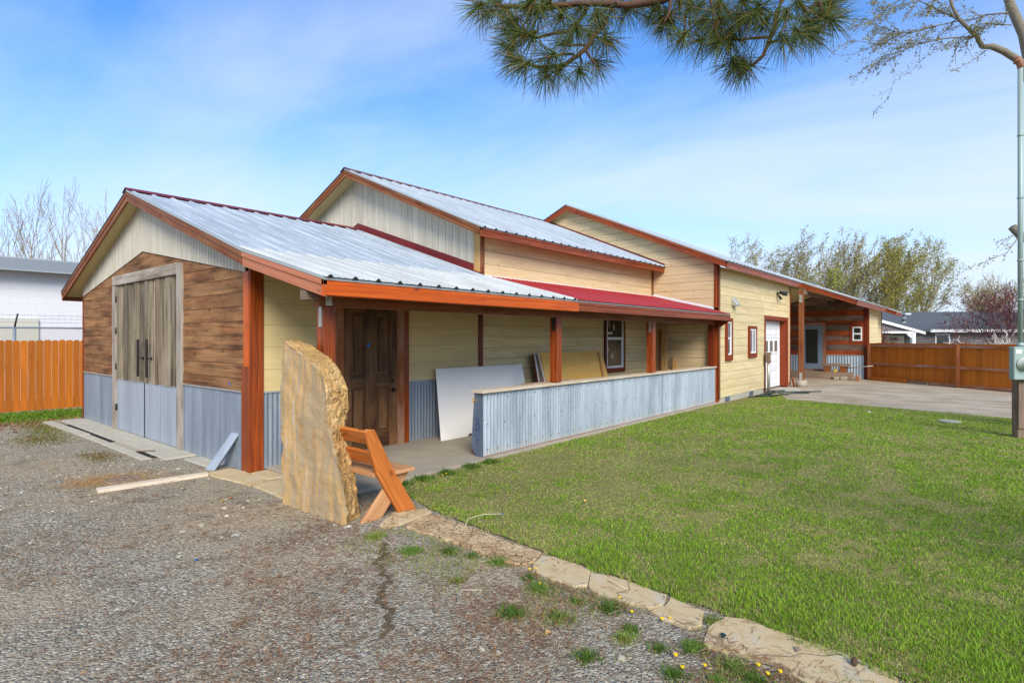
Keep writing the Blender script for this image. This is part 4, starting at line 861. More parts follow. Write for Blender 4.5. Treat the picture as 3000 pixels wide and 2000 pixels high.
tb = thing('timber_bench', 'rough bench of grey timbers standing on the step right of the glazed door', 'bench', (27.95, 5.0, .26))
mb = MB(); mb.box(27.8, 28.15, 4.50, 5.58, .50, .62); mb.build('seat', M['timber'], tb, bevel=.01)
for a in (4.62, 5.22):
    mb = MB(); mb.box(27.82, 28.1, a, a + .24, .26, .499); mb.build('leg', M['stain_worn'], tb, bevel=.01)
mb = MB(); mb.box(27.85, 27.97, 4.98, 5.1, .262, .35); mb.box(27.87, 27.95, 4.95, 5.05, .35, .38); single('yellow_tool', mb, M['yellow'], 'small yellow object under the timber bench', 'tool', bevel=.01)
mb = MB(); mb.tube([(27.9, 4.6, .44), (27.7, 3.62, .58)], .018, 6); single('metal_rod', mb, M['steel'], 'thin pale rod lying from the bench towards the fence', 'rod')
for k, (a, b_, z_, mt_) in enumerate(((4.05, 4.2, .13, 'rail'), (4.5, 4.75, .07, 'concrete'), (4.8, 5.0, .06, 'concrete'), (4.25, 4.42, .08, 'timber'))):
    mb = MB(); mb.box(27.3, 27.5, a, b_, -.05, z_ + .03); single('loose_block', mb, M[mt_], ('rusty brown block nearest the fence', 'grey concrete block below the yellow object', 'grey concrete block left of the other one by the step', 'small wooden block between concrete blocks and fence')[k], 'block', 'blocks in front of the step', .02)
mb = MB(); mb.beam((22.45, 5.36, -.05), (22.62, 5.48, .28), .03, .13); single('rusty_plate', mb, M['rail'], 'rusty metal piece leaning beside the round concrete footing', 'scrap')
# ---------------------------------------------------------------- fences
def fence_line(name, label, p0, p1, z0, z1, bw, group=None, rails=None, posts=None, dogear=False, side=-1, cap=False):
    t = thing(name, label, 'fence', (p0[0], p0[1], 0)); a = Vector((p0[0], p0[1], 0)); b_ = Vector((p1[0], p1[1], 0)); d = (b_ - a); Ln = d.length; d.normalize(); nrm = Vector((-d.y, d.x, 0)) * side
    mb = MB(); s = 0
    while s < Ln:
        wv = bw * RND.uniform(.92, 1.04); zt = z1 + RND.uniform(-.012, .012); p = a + d * s; q = a + d * min(s + wv - .006, Ln); jn = nrm * RND.uniform(0, .004)
        if dogear: poly = [p + Vector((0, 0, z0)), q + Vector((0, 0, z0)), q + Vector((0, 0, zt - .03)), q - d * .03 + Vector((0, 0, zt)), p + d * .03 + Vector((0, 0, zt)), p + Vector((0, 0, zt - .03))]
        else: poly = [p + Vector((0, 0, z0)), q + Vector((0, 0, z0)), q + Vector((0, 0, zt)), p + Vector((0, 0, zt))]
        mb.extr([v + jn for v in poly], nrm * -.018, (0, 0, 1)); s += wv
    mb.build('board_panel', M['fence'], t)
    for zr in rails or []:
        s = 0
        while s < Ln:
            e = min(s + 4.2, Ln); mb = MB(); mb.beam(a + d * s + nrm * .022 + Vector((0, 0, zr)), a + d * (e - .01) + nrm * .022 + Vector((0, 0, zr)), .038, .09); mb.build('rail', M['rail'], t); s = e
    for s in posts or []:
        mb = MB(); p = a + d * s + nrm * .05; mb.box(p.x - .05, p.x + .05, p.y - .06, p.y + .06, z0, z1 - .02); mb.build('post', M['stain_worn'], t)
    return t
fence_line('board_fence', 'long orange board fence with rails at the right beyond the gravel drive', (28.42, 3.84), (23.9, -2.05), -.2, 1.53, .2, rails=[.02, .66, 1.42], posts=[.05, 3.9], side=-1)
for k, (a, lab) in enumerate(((.15, 'short wide plank leaning at the left foot of the right fence'), (1.05, 'second wide plank at the foot of the right fence'), (1.98, 'greyer plank at the foot of the right fence'))):
    d = Vector((-4.52, -5.89, 0)).normalized(); p = Vector((28.42, 3.84, -.04)) + d * a + Vector((-.12, .09, 0))
    mb = MB(); mb.beam(p, p + d * .82, .04, .16 if k < 2 else .11, r=.3); [v.__setattr__('z', v.z + .06) for v in mb.v]; single('foot_plank', mb, M['fence'] if k < 2 else M['timber'], lab, 'plank', 'planks at the foot of the right fence')
fence_line('picket_fence', 'orange dog-eared board fence at the left in front of the white building', (-1.5, 18.35), (9.5, 17.9), -.05, 1.69, .15, dogear=True, side=-1)
cl = thing('chain_link_fence', 'grey chain-link fence with barbed wire behind the left board fence', 'fence', (2.9, 19, 0))
for px_ in (2.92, -.2, 6.):
    mb = MB(); mb.tube([(px_, 19, -.05), (px_, 19, 2.0)], .035, 8); mb.tube([(px_, 19, 2.0), (px_ + .04, 18.85, 2.36)], .02, 6, 1); mb.build('post', [M['galv_dark'], M['black']], cl)
mb = MB(); mb.tube([(-1.5, 19, 2.01), (9.5, 19, 2.01)], .024, 8); mb.build('top_rail', M['galv_dark'], cl)
mb = MB(); s = -1.5
while s < 9.5:
    for sg in (1, -1):
        x0_, x1_ = (s, s + 1.0) if sg > 0 else (s + 1.0, s); mb.beam((x0_, 19 + .004 * sg, 1.0), (x1_, 19 + .004 * sg, 2.04), .0055, .0055)
    s += .075
mb.build('wire_mesh', M['steel'], cl)
for k, z_ in enumerate((2.16, 2.25, 2.34)):
    mb = MB(); mb.tube([(-1.5, 18.94 - .04 * k, z_), (3, 18.94 - .04 * k, z_ - .015), (9.5, 18.94 - .04 * k, z_)], .004, 4)
    s = -1.4
    while s < 9.4: mb.beam((s, 18.92 - .04 * k, z_ - .03), (s + .02, 18.96 - .04 * k, z_ + .03), .004, .004); s += .14
    mb.build('barbed_wire', M['galv_dark'], cl)
# white block building with a metal parapet
wb = thing('block_building', 'long white painted block building with a grey metal parapet behind the left fence', 'building', (2, 21.5, 0))
mb = MB(); z = -.05; r_ = 0
while z < 3.66:
    x = -12.0 + (.2 if r_ % 2 else 0)
    while x < 14: mb.box(x, x + .3985, 21.5, 21.7, z, z + .1985, r=RND.uniform(.3, .7)); x += .4
    z += .2; r_ += 1
mb.build('block_wall', M['block'], wb, bevel=.0)
mb = MB(); mb.box(-12, 14.2, 21.56, 30, -.05, 3.64); mb.build('wall_core', M['block'], wb)
for k in range(9):
    mb = MB(); mb.box(-12 + k * 2.9, -12 + k * 2.9 + 2.89, 21.02, 21.06, 3.68, 4.0); mb.build('parapet_panel', M['graytrim'], wb)
mb = MB(); mb.box(-12, 14.2, 21.03, 30, 4.0, 4.03); mb.box(-12, 14.2, 21.0, 21.07, 3.655, 3.679); mb.box(-12, 14.2, 21.07, 21.6, 3.66, 3.7); mb.build('parapet_cap', M['drip'], wb)
mb = MB(); mb.box(1.2, 3.84, 21.44, 21.5, .9, 2.3); mb.build('wall_panel', M['beige'], wb)
# ---------------------------------------------------------------- things set out in a frame that looks along the camera's heading
RZ_ = YAW - R(90)
def far_thing(name, label, cat, r, d, z=0, group=None, rz=None):
    F_ = Vector((math.cos(YAW), math.sin(YAW), 0)); Rr = Vector((math.sin(YAW), -math.cos(YAW), 0)); p = F_ * d + Rr * r; p.z = z
    o = thing(name, label, cat, p, RZ_ if rz is None else rz, group); ORG[o.name] = Vector((0, 0, 0)); return o
# meter pole: local x to the right, y away
mp_ = far_thing('meter_pole', 'weathered post with grey electric meter box and tall conduit at the right edge', 'meter pole', 9.02, 10.1)
mb = MB(); mb.box(-.01, .18, -.02, .12, -.1, 1.1); mb.build('post', M['timber'], mp_, bevel=.01)
mb = MB(); mb.box(-.025, .25, -.05, -.021, .14, 1.02); mb.build('back_board', M['timber'], mp_)
mb = MB(); mb.box(-.21, .17, -.17, -.051, 1.01, 1.59); mbx = mb.build('meter_box', M['meter'], mp_, bevel=.012)
mb = MB(); mb.tube([(-.06, -.17, 1.29), (-.06, -.20, 1.29), (-.06, -.2, 1.29), (-.06, -.27, 1.29), (-.06, -.30, 1.29)], [.12, .12, .095, .09, .06], 20); mb.build('meter_dial', M['lens'], mbx)
mb = MB(); mb.box(-.11, -.01, -.285, -.26, 1.275, 1.31); mb.build('dial_plate', M['label'], mbx)
mb = MB(); mb.box(-.185, -.08, -.174, -.171, 1.47, 1.54); mb.build('label', M['label'], mbx)
mb = MB(); mb.tube([(-.05, -.11, 1.59), (-.05, -.11, 6.5)], .04, 12); mb.tube([(-.05, -.11, 1.59), (-.05, -.11, 1.66)], .056, 12)
for z_ in (2.4, 3.1, 4.2, 5.3): mb.tube([(-.05, -.11, z_), (-.05, -.11, z_ + .03)], .048, 12)
cdt = mb.build('conduit', M['meter'], mp_)
mb = MB(); mb.tube([(-.05, -.11, 6.5), (-.07, -.11, 6.62), (-.12, -.12, 6.66), (-.15, -.12, 6.58)], [.045, .05, .045, .035], 10); mb.build('weather_head', M['rail'], cdt)
# grey house beyond the right fence
gh = far_thing('grey_house', 'dark grey one-storey house with a grey shingle roof and white trim beyond the right fence', 'house', 32, 42, -.4)
mb = MB(); mb.box(-4.4, 14, 0, 6, -.2, 2.62); mb.build('wall', M['housewall'], gh, local=True)
mb = MB(); z = 0.
while z < 2.6: mb.extr([(-4.4, -.005, z), (-4.4, -.03, z), (-4.4, -.012, z + .2), (-4.4, -.005, z + .2)], (18.4, 0, 0)); z += .205
mb.build('lap_siding', M['housewall'], gh)
mb = MB(); mb.extr([(-8.5, -.5, 2.72), (-8.5, 5, 4.28), (-8.5, 10.5, 2.72), (-8.5, 10.5, 2.6), (-8.5, -.5, 2.6)], (23, 0, 0)); ro = mb.build('roof', M['shingle'], gh)
mb = MB(); z = 0
for k in range(22):
    y_ = -.5 + k * .25; zb = 2.72 + k * .25 * 1.56 / 5.5; mb.extr([(-5, y_, zb + .012), (-5, y_ + .26, zb + .012 + .0737), (-5, y_ + .26, zb + .02 + .0737), (-5, y_, zb + .03)], (19, 0, 0), r=RND.random())
mb.build('shingle_course', M['shingle'], ro)
mb = MB(); mb.box(-1.35, 14.5, -.56, -.5, 2.55, 2.76); mb.build('fascia', M['white'], gh)
for (x0, x1) in ((-.65, .45),):
    mb = MB(); mb.box(x0, x1, -.06, -.03, 1.36, 2.44); wn = mb.build('window', M['white'], gh); mb = MB(); mb.box(x0 + .09, x1 - .09, -.068, -.061, 1.45, 2.35); mb.build('pane', M['glass'], wn)
mb = MB(); mb.box(6.4, 8.8, -.06, -.03, .9, 2.3); wn = mb.build('window', M['white'], gh); mb = MB(); mb.box(6.5, 8.7, -.068, -.061, 1., 2.2); mb.build('pane', M['glass'], wn)
for k, (x_, y_, w_) in enumerate(((-1.9, 1.6, .03), (.9, 1.0, .03), (-.9, 3.0, .02))):
    zb = 2.72 + (y_ + .5) * 1.56 / 5.5; mb = MB(); mb.tube([(x_, y_, zb), (x_, y_, zb + .32)], w_ * 2, 8); mb.box(x_ - .16, x_ + .16, y_ - .14, y_ + .1, zb - .03, zb + .05, 1); mb.build('vent_pipe', [M['black'], M['drip']], ro)
mb = MB(); mb.box(.0, .45, 4.0, 4.4, 3.97, 4.14); mb.build('roof_vent', M['white'], ro, bevel=.03)
# its porch gable
mb = MB(); mb.extr([(-7.6, -2.5, 3.58), (-3.14, -2.5, 2.38), (-3.14, -2.5, 2.56), (-7.6, -2.5, 3.78)], (0, .06, 0)); mb.build('porch_rake', M['white'], gh)
mb = MB(); mb.extr([(-7.6, -2.45, 3.78), (-3.2, -2.45, 2.57), (-1.6, 0.2, 2.8), (-7.6, 4.5, 4.25)], (0, 0, -.06)); mb.build('porch_roof', M['shingle'], gh)
mb = MB(); mb.extr([(-7.6, -2.3, 2.6), (-3.7, -2.3, 2.6), (-3.5, -2.3, 2.62), (-7.6, -2.3, 3.6)], (0, .05, 0)); mb.build('porch_gable', M['housewall'], gh)
mb = MB(); mb.box(-7.6, -3.7, -2.42, -2.25, 2.46, 2.6); mb.build('porch_beam', M['white'], gh)
mb = MB(); mb.box(-4.0, -3.78, -2.42, -2.2, -.2, 2.46); mb.extr([(-4.0, -2.35, 2.1), (-4.0, -2.35, 2.45), (-4.4, -2.35, 2.45)], (0, .1, 0)); mb.build('porch_post', M['white'], gh)
mb = MB(); mb.box(-4.4, -3.0, -.12, -.04, 0, 2.3); dr_ = mb.build('porch_door', M['door_cream'], gh); mb = MB(); mb.box(-4.1, -3.5, -.13, -.121, 1.95, 2.2); mb.build('pane', M['glass'], dr_)
# ---------------------------------------------------------------- vegetation
NR = np.random.default_rng(11)
def vnoise(x, y, sc, seed=0):
    x = x * sc; y = y * sc; xi = np.floor(x).astype(int); yi = np.floor(y).astype(int); fx = x - xi; fy = y - yi; fx = fx * fx * (3 - 2 * fx); fy = fy * fy * (3 - 2 * fy)
    def h(a, b_):
        n = (a * 374761393 + b_ * 668265263 + seed * 974634777) & 0xffffffff; n = ((n ^ (n >> 13)) * 1274126177) & 0xffffffff; return ((n ^ (n >> 16)) & 0xffff) / 65535.
    return (h(xi, yi) * (1 - fx) + h(xi + 1, yi) * fx) * (1 - fy) + (h(xi, yi + 1) * (1 - fx) + h(xi + 1, yi + 1) * fx) * fy
def fbm(x, y, sc, seed=0): return .55 * vnoise(x, y, sc, seed) + .3 * vnoise(x, y, sc * 2.3, seed + 1) + .15 * vnoise(x, y, sc * 5.1, seed + 2)
def fastmesh(name, V, F, cols, mt, parent=None, loc=(0, 0, 0), k=3):
    """V (n,3), F (m,k), cols (n,3) linear"""
    me = bpy.data.meshes.new(name); n, m = len(V), len(F)
    me.vertices.add(n); me.vertices.foreach_set('co', (V - np.array(loc)).astype(np.float32).ravel())
    me.loops.add(m * k); me.loops.foreach_set('vertex_index', F.astype(np.int32).ravel())
    me.polygons.add(m); me.polygons.foreach_set('loop_start', np.arange(0, m * k, k, dtype=np.int32)); me.polygons.foreach_set('loop_total', np.full(m, k, dtype=np.int32))
    a = me.attributes.new('Col', 'FLOAT_COLOR', 'POINT'); a.data.foreach_set('color', np.hstack([cols, np.ones((n, 1))]).astype(np.float32).ravel())
    me.materials.append(mt); me.update(calc_edges=True); me.validate()
    o = bpy.data.objects.new(name, me); C.objects.link(o)
    if parent is not None: o.parent = parent
    else: o.location = loc
    return o
def inpoly(x, y, poly):
    c = np.zeros(len(x), bool); n = len(poly)
    for i in range(n):
        x0, y0 = poly[i]; x1, y1 = poly[(i + 1) % n]
        cond = ((y0 > y) != (y1 > y)) & (x < (x1 - x0) * (y - y0) / (y1 - y0 + 1e-12) + x0); c ^= cond
    return c
Fw = np.array([math.cos(YAW), math.sin(YAW)]); Rt = np.array([math.sin(YAW), -math.cos(YAW)])
def fan(n, d0, d1, half=.98, pw=1.):
    """random ground points in the view fan, density falling with distance"""
    u = NR.random(n); d = d0 * (d1 / d0) ** (u ** pw); r = NR.uniform(-half, half, n) * d
    return d * Fw[0] + r * Rt[0], d * Fw[1] + r * Rt[1], d
def lin(*c): return np.array(srgb(*c)[:3])
def blades(x, y, z, h, wd, cols, lean=.5, seg=2):
    n = len(x); th = NR.uniform(0, 2 * np.pi, n); ln = NR.uniform(.1, 1., n) * lean * h; la = NR.uniform(0, 2 * np.pi, n)
    ax, ay = np.cos(th) * wd / 2, np.sin(th) * wd / 2; dx, dy = np.cos(la) * ln, np.sin(la) * ln
    b0 = np.stack([x - ax, y - ay, z], 1); b1 = np.stack([x + ax, y + ay, z], 1)
    m0 = np.stack([x - ax * .8 + dx * .3, y - ay * .8 + dy * .3, z + h * .55], 1); m1 = np.stack([x + ax * .8 + dx * .3, y + ay * .8 + dy * .3, z + h * .55], 1)
    t = np.stack([x + dx, y + dy, z + h], 1)
    V = np.stack([b0, b1, m0, m1, t], 1).reshape(-1, 3); i = np.arange(n)[:, None] * 5
    F = np.concatenate([i + np.array([0, 1, 3]), i + np.array([0, 3, 2]), i + np.array([2, 3, 4])], 0)
    return V, F, np.repeat(cols, 5, 0)
# lawn grass
x, y, d = fan(760000, 2.0, 22., 1.35, pw=.85)
k = inpoly(x + (fbm(x, y, 7., 3) - .5) * .16 + .03, y, LAWN); x, y, d = x[k], y[k], d[k]
fl = ~((x > 15.) & (y > 5.2)); x, y, d = x[fl], y[fl], d[fl]
dry = fbm(x, y, .9, 5) * .25 + fbm(x, y, 3.4, 9) * .45 + fbm(x, y, 9., 14) * .3
edge = np.clip((x - 3.6) / 1.6, 0, 1)
dry = dry - .10 * np.exp(-((x - 4.4) / .7) ** 2) * (y < 2.6) + .07 * ((y > 2.8) & (x < 8)) - .05 * (d > 9)
isdry = NR.random(len(x)) < np.clip((dry - .435) * 6., .05, .8)
g1, g2, g3, t1, t2 = lin(86, 128, 22), lin(158, 186, 56), lin(116, 154, 60), lin(202, 194, 124), lin(168, 160, 94)
u = NR.random((len(x), 1)); mixc = g1 * (1 - u) + g2 * u; gg = fbm(x, y, .6, 31)[:, None]; mixc = mixc * (1 - .35 * gg) + g3 * .35 * gg
u2 = NR.random((len(x), 1)); cols = np.where(isdry[:, None], t1 * u2 + t2 * (1 - u2), mixc)
cols *= NR.uniform(.85, 1.15, (len(x), 1)) * (.8 + .4 * fbm(x, y, 1.7, 51))[:, None]
lush = np.clip(1.25 - dry, .5, 1.1)
h = NR.uniform(.018, .04, len(x)) * lush * np.where(isdry, .6, 1.) ; wd = np.clip(.0016 * d, .004, .028)
h = h * np.clip(1 + .25 * (x < 4.2), 1, 1.3)
V, F, cc = blades(x, y, np.full(len(x), -.04), h, wd, cols, .9)
tag(fastmesh('grass', V, F, cc, M['grass'], None, (8, 1, 0)), 'short green lawn grass with straw coloured patches', 'grass', kind='stuff')
# weeds and dry tufts in the gravel beside the path
def tuft(name, cx, cy, n, r, hh, c1, c2, label, cat='weed', group=None, w=.006, lean=1.1, z=-.05):
    a = NR.uniform(0, 2 * np.pi, n); q = np.minimum(np.abs(NR.normal(0, .4, n)), .75) * r; x = cx + np.cos(a) * q; y = cy + np.sin(a) * q; u = NR.random((n, 1))
    V, F, cc = blades(x, y, np.full(n, z), NR.uniform(.4, 1, n) * hh, np.full(n, w), c1 * u + c2 * (1 - u), lean)
    return tag(fastmesh(name, V, F, cc, M['grass'], None, (cx, cy, z)), label, cat, group)
dk, md, yl_ = lin(60, 88, 30), lin(108, 138, 56), lin(158, 166, 86)
WD = [(3.12, 4.22, 'small green tuft alone on the gravel in front of the bench'), (3.30, 3.45, 'grass tuft at the left of the crazed flagstone'), (3.36, 3.24, 'spreading weed beside the crazed flagstone'), (3.40, 2.98, 'dark weed touching the lower end of the crazed flagstone'),
      (2.95, 3.0, 'tiny tuft far left in the weedy strip'), (3.33, 2.62, 'weed with dandelions beside the third flagstone'), (3.22, 2.45, 'yellow flowered clump left of the path middle'), (2.83, 2.36, 'dark leafy weed standing alone in the brown litter'), (2.97, 2.10, 'small low weed below the dark leafy one'),
      (3.24, 2.14, 'bright tuft left of the whitish flagstone'), (3.30, 1.92, 'dark clump left of the rusty flagstone'), (3.14, 1.68, 'large green clump between litter and the rusty flagstone'), (3.02, 1.66, 'bushy weed in the middle of the lower weed patch'), (3.05, 1.45, 'thick grassy clump lower in the weed patch'),
      (2.70, 1.72, 'pale small tuft left in the lower litter'), (3.18, 1.30, 'clump touching the largest slab on its left'), (3.13, 1.05, 'tuft against the left edge of the largest slab'), (2.87, 1.28, 'light tuft near the bottom of the picture'), (2.96, 1.08, 'clump near the bottom edge with dandelions'), (3.08, .93, 'leafy clump touching the lower part of the largest slab'),
      (3.56, 1.32, 'long grass tuft growing between the rusty flagstone and the largest slab'), (3.1, 3.7, 'dry pale tuft between the bench and the crazed flagstone')]
for k_, (cx, cy, lab) in enumerate(WD):
    big = .8 + .7 * NR.random(); n = int(240 * big)
    tuft('weed', cx, cy, n, .105 * big, .036 * big, dk if k_ % 3 else md, md if k_ % 4 else yl_, lab, 'weed', 'weeds in the gravel along the flagstone path', .006, 1.8)
for k_, (cx, lab) in enumerate(((4.4, 'weed against the porch slab nearest the bench'), (4.75, 'leafy weed along the porch slab edge'), (5.15, 'weed in the middle of the porch slab edge'), (5.6, 'weed along the slab near the low wall'), (6.0, 'weed at the corner of the low corrugated wall'))):
    tuft('weed', cx, 5.44, 300, .2, .09, dk, md, lab, 'weed', 'weeds along the porch slab edge', .010)
# sparse ground cover of fine grass between the tufts
x, y, d = fan(120000, 2.6, 6.2, .98); f_ = fbm(x, y, 2.2, 19); k = (x > 2.7) & (x < 3.66) & (y < 4.35) & (NR.random(len(x)) < np.clip((f_ - .40) * 5, 0, 1) * np.clip((x - 2.65) / .5, 0, 1)) & ((x < 3.44) | (NR.random(len(x)) < .02)); x, y = x[k], y[k]; u = NR.random((len(x), 1))
V, F, cc = blades(x, y, np.full(len(x), -.05), NR.uniform(.012, .04, len(x)), np.full(len(x), .0045), lin(84, 112, 40) * u + lin(166, 166, 92) * (1 - u), 1.3)
tag(fastmesh('sparse_grass', V, F, cc, M['grass'], None, (3, 2, -.05)), 'sparse fine grass and weeds between gravel and path', 'grass', kind='stuff')
# dandelions
DN = [(3.41, 2.68), (3.42, 2.63), (3.26, 2.47), (3.45, 1.93), (3.29, 1.75), (3.35, 1.57), (3.40, 1.54), (3.01, 1.33), (3.0, 1.16), (3.22, .95), (3.18, .89), (3.19, .83), (2.94, 1.26), (6.05, 5.43), (6.13, 5.42), (5.02, 5.38), (5.08, 5.37), (5.61, 5.43)]
DL = ['upper dandelion of the pair beside the third flagstone', 'lower dandelion of the pair beside the third flagstone', 'single dandelion left of the path middle', 'dandelion close to the flagstone with the whitish patch', 'dandelion left of the rusty flagstone, upper', 'first of two dandelions beside the rusty flagstone', 'second of two dandelions beside the rusty flagstone',
      'dandelion alone in the lower weed patch', 'dandelion in the weeds at the very bottom of the picture', 'dandelion at the left edge of the largest slab', 'middle dandelion low beside the largest slab', 'lowest dandelion beside the largest slab', 'pale dandelion in the litter at the bottom', 'left dandelion at the corner of the low wall', 'right dandelion at the corner of the low wall', 'left dandelion of the pair along the porch slab', 'right dandelion of the pair along the porch slab', 'dandelion between the bench and the low wall']
for (dx, dy), lab in zip(DN, DL):
    hh = RND.uniform(.015, .05); t = thing('dandelion', lab, 'dandelion', (dx, dy, -.05), 0, 'yellow dandelions'); rr = RND.uniform(.010, .014)
    mb = MB(); mb.tube([(dx, dy, -.05), (dx + .004, dy, -.05 + hh)], .002, 4); mb.build('stem', M['hose'], t)
    mb = MB()
    for q in range(14):
        a = q * .449; mb.add([(dx, dy, hh - .052), (dx + rr * math.cos(a - .2), dy + rr * math.sin(a - .2), hh - .043), (dx + rr * math.cos(a + .2), dy + rr * math.sin(a + .2), hh - .043)], [(0, 1, 2)])
    mb.tube([(dx, dy, hh - .052), (dx, dy, hh - .042)], [rr * .8, rr * .5], 8); mb.build('flower', M['dandelion'], t)
# pebbles
def pebbles(n, d0, d1, half, name, label, smin, smax, poly_out, poly_in=None, pw=1.):
    x, y, d = fan(n, d0, d1, half, pw); k = ~inpoly(x, y, poly_out) & (NR.random(n) < np.clip(1.9 - 2.6 * fbm(x, y, .7, 123), .15, 1))
    if poly_in is not None: k &= inpoly(x, y, poly_in)
    x, y, d = x[k], y[k], d[k]; n = len(x)
    base = np.array([[1, 0, 0], [0, 1, 0], [-1, 0, 0], [0, -1, 0], [0, 0, 1], [.7, .7, .35], [-.7, .7, .35], [-.7, -.7, .35], [.7, -.7, .35]], float)
    tri = np.array([[0, 5, 4], [5, 1, 4], [1, 6, 4], [6, 2, 4], [2, 7, 4], [7, 3, 4], [3, 8, 4], [8, 0, 4]])
    s = NR.uniform(smin, smax, n) * (NR.random(n) ** 3 * 2.6 + .5) * np.clip(d / 4., .8, 2.2); a = NR.uniform(0, 6.28, n); e = NR.uniform(.5, 1., n); ht = NR.uniform(.3, .7, n)
    B_ = np.repeat(base[None], n, 0) * NR.uniform(.75, 1.2, (n, 9, 1)); bx = B_[:, :, 0] * s[:, None]; by = B_[:, :, 1] * (s * e)[:, None]; bz = B_[:, :, 2] * (s * ht)[:, None]
    ca, sa = np.cos(a)[:, None], np.sin(a)[:, None]; V = np.stack([x[:, None] + bx * ca - by * sa, y[:, None] + bx * sa + by * ca, -.051 + bz], 2).reshape(-1, 3)
    F = (np.arange(n)[:, None, None] * 9 + tri[None]).reshape(-1, 3)
    pal = np.array([lin(154, 148, 132), lin(118, 116, 106), lin(176, 164, 138), lin(94, 92, 84), lin(196, 190, 172), lin(140, 116, 86), lin(122, 124, 118)])
    c = pal[NR.choice(len(pal), n, p=[.24, .18, .2, .12, .08, .1, .08])] * NR.uniform(.75, 1.2, (n, 1))
    tag(fastmesh(name, V, F, np.repeat(c, 9, 0), M['peb'], None, (2, 4, -.05)), label, 'gravel', kind='stuff')
HARD = [(3.06, 20), (3.1, 8.2), (3.1, 6.), (3.2, 5.9), (3.6, 5.5), (3.9, 4.5), (3.4, 4.3), (3.42, 2.9), (3.38, 2.3), (3.42, 1.4), (3.25, .5), (3.3, -6), (60, -6), (60, 20)]
pebbles(125000, 1.9, 14., 1.12, 'gravel', 'loose grey and tan gravel covering the yard', .0022, .0052, HARD, None, .9)
pebbles(700, 2., 9., .98, 'gravel', 'scattered larger stones lying in the gravel', .008, .013, HARD, None, .9)
# pine needle litter and dead grass
x, y, d = fan(90000, 1.9, 7.5, .98)
wgt = np.clip(.15 + x / 3.2, 0, 1) ** 2 * np.clip(1.2 - y / 7., .0, 1) * np.clip((fbm(x, y, 1.3, 88) - .3) * 3, .1, 1) + .25 * (fbm(x, y, .9, 77) > .62) * (y > 3) ; k = (NR.random(len(x)) < wgt) & (~inpoly(x, y, HARD) | ((x < 3.9) & (x > 3.2) & (y < 4.3) & (NR.random(len(x)) < .05)))
x, y, d = x[k], y[k], d[k]; n = len(x); a = NR.uniform(0, 6.28, n); ln = NR.uniform(.014, .042, n); w_ = np.clip(.0005 * d, .001, .0026); z = NR.uniform(-.046, -.036, n); z = np.where(x > 3.25, -.026, z)
dx, dy = np.cos(a) * ln, np.sin(a) * ln; px_, py_ = -np.sin(a) * w_, np.cos(a) * w_
V = np.stack([np.stack([x - dx - px_, y - dy - py_, z], 1), np.stack([x + dx - px_, y + dy - py_, z + .006], 1), np.stack([x + dx + px_, y + dy + py_, z + .006], 1), np.stack([x - dx + px_, y - dy + py_, z], 1)], 1).reshape(-1, 3)
c = np.array([lin(136, 92, 60), lin(156, 122, 86), lin(104, 72, 50), lin(178, 156, 122)])[NR.choice(4, n, p=[.35, .3, .2, .15])] * NR.uniform(.8, 1.2, (n, 1))
tag(fastmesh('needle_litter', V, np.arange(4 * n).reshape(-1, 4), np.repeat(c, 4, 0), M['peb'], None, (3, 2, -.05), 4), 'brown pine needle litter strewn over the gravel', 'litter', kind='stuff')
# crooked dark trail across the gravel, drawn as loose dark brown flecks
n = 800; t_ = NR.random(n); cxn = 3.05 + (2.12 - 3.05) * t_; cyn = 4.05 + (2.75 - 4.05) * t_; wob = .03 * np.sin(t_ * 17) + .02 * np.sin(t_ * 41 + 1); x = cxn + wob * .7 + NR.normal(0, .011, n) + .02 * np.sin(t_ * 90); y = cyn - wob * .7 + NR.normal(0, .011, n); a = NR.uniform(0, 6.28, n); q = NR.uniform(.006, .016, n)
V = np.stack([np.stack([x + q * np.cos(a + o_), y + q * np.sin(a + o_), np.full(n, -.046) + NR.uniform(0, .004, n)], 1) for o_ in (0, 2.1, 4.2)], 1).reshape(-1, 3)
tag(fastmesh('litter_line', V, np.arange(3 * n).reshape(-1, 3), np.repeat(np.where(NR.random((n, 1)) < .7, lin(90, 78, 60), lin(116, 100, 78)), 3, 0), M['peb'], None, (2.6, 3.4, -.05)), 'dark crooked line of litter flecks across the gravel', 'litter', kind='stuff')
# straw patch
n = 2600; x = 2.2 + NR.normal(0, .27, n); y = 8.5 + NR.normal(0, .22, n) - (x - 2.2) * .1; a = NR.uniform(0, 6.28, n); ln = NR.uniform(.015, .05, n); dx, dy = np.cos(a) * ln, np.sin(a) * ln; z = NR.uniform(-.046, -.035, n)
k = np.hypot(x - 2.33, y - 8.38) > .2; x, y, z, dx, dy = x[k], y[k], z[k], dx[k], dy[k]; n = len(x)
V = np.stack([np.stack([x - dx, y - dy, z], 1), np.stack([x + dx, y + dy, z + .004], 1), np.stack([x + dx * .9 - dy * .15, y + dy * .9 + dx * .15, z + .004], 1)], 1).reshape(-1, 3)
tag(fastmesh('straw_litter', V, np.arange(3 * n).reshape(-1, 3), np.repeat(np.where(NR.random((n, 1)) < .5, lin(206, 166, 104), lin(176, 130, 74)), 3, 0), M['peb'], None, (2.2, 8.5, -.05)), 'golden straw scattered around the round cover', 'straw', kind='stuff')
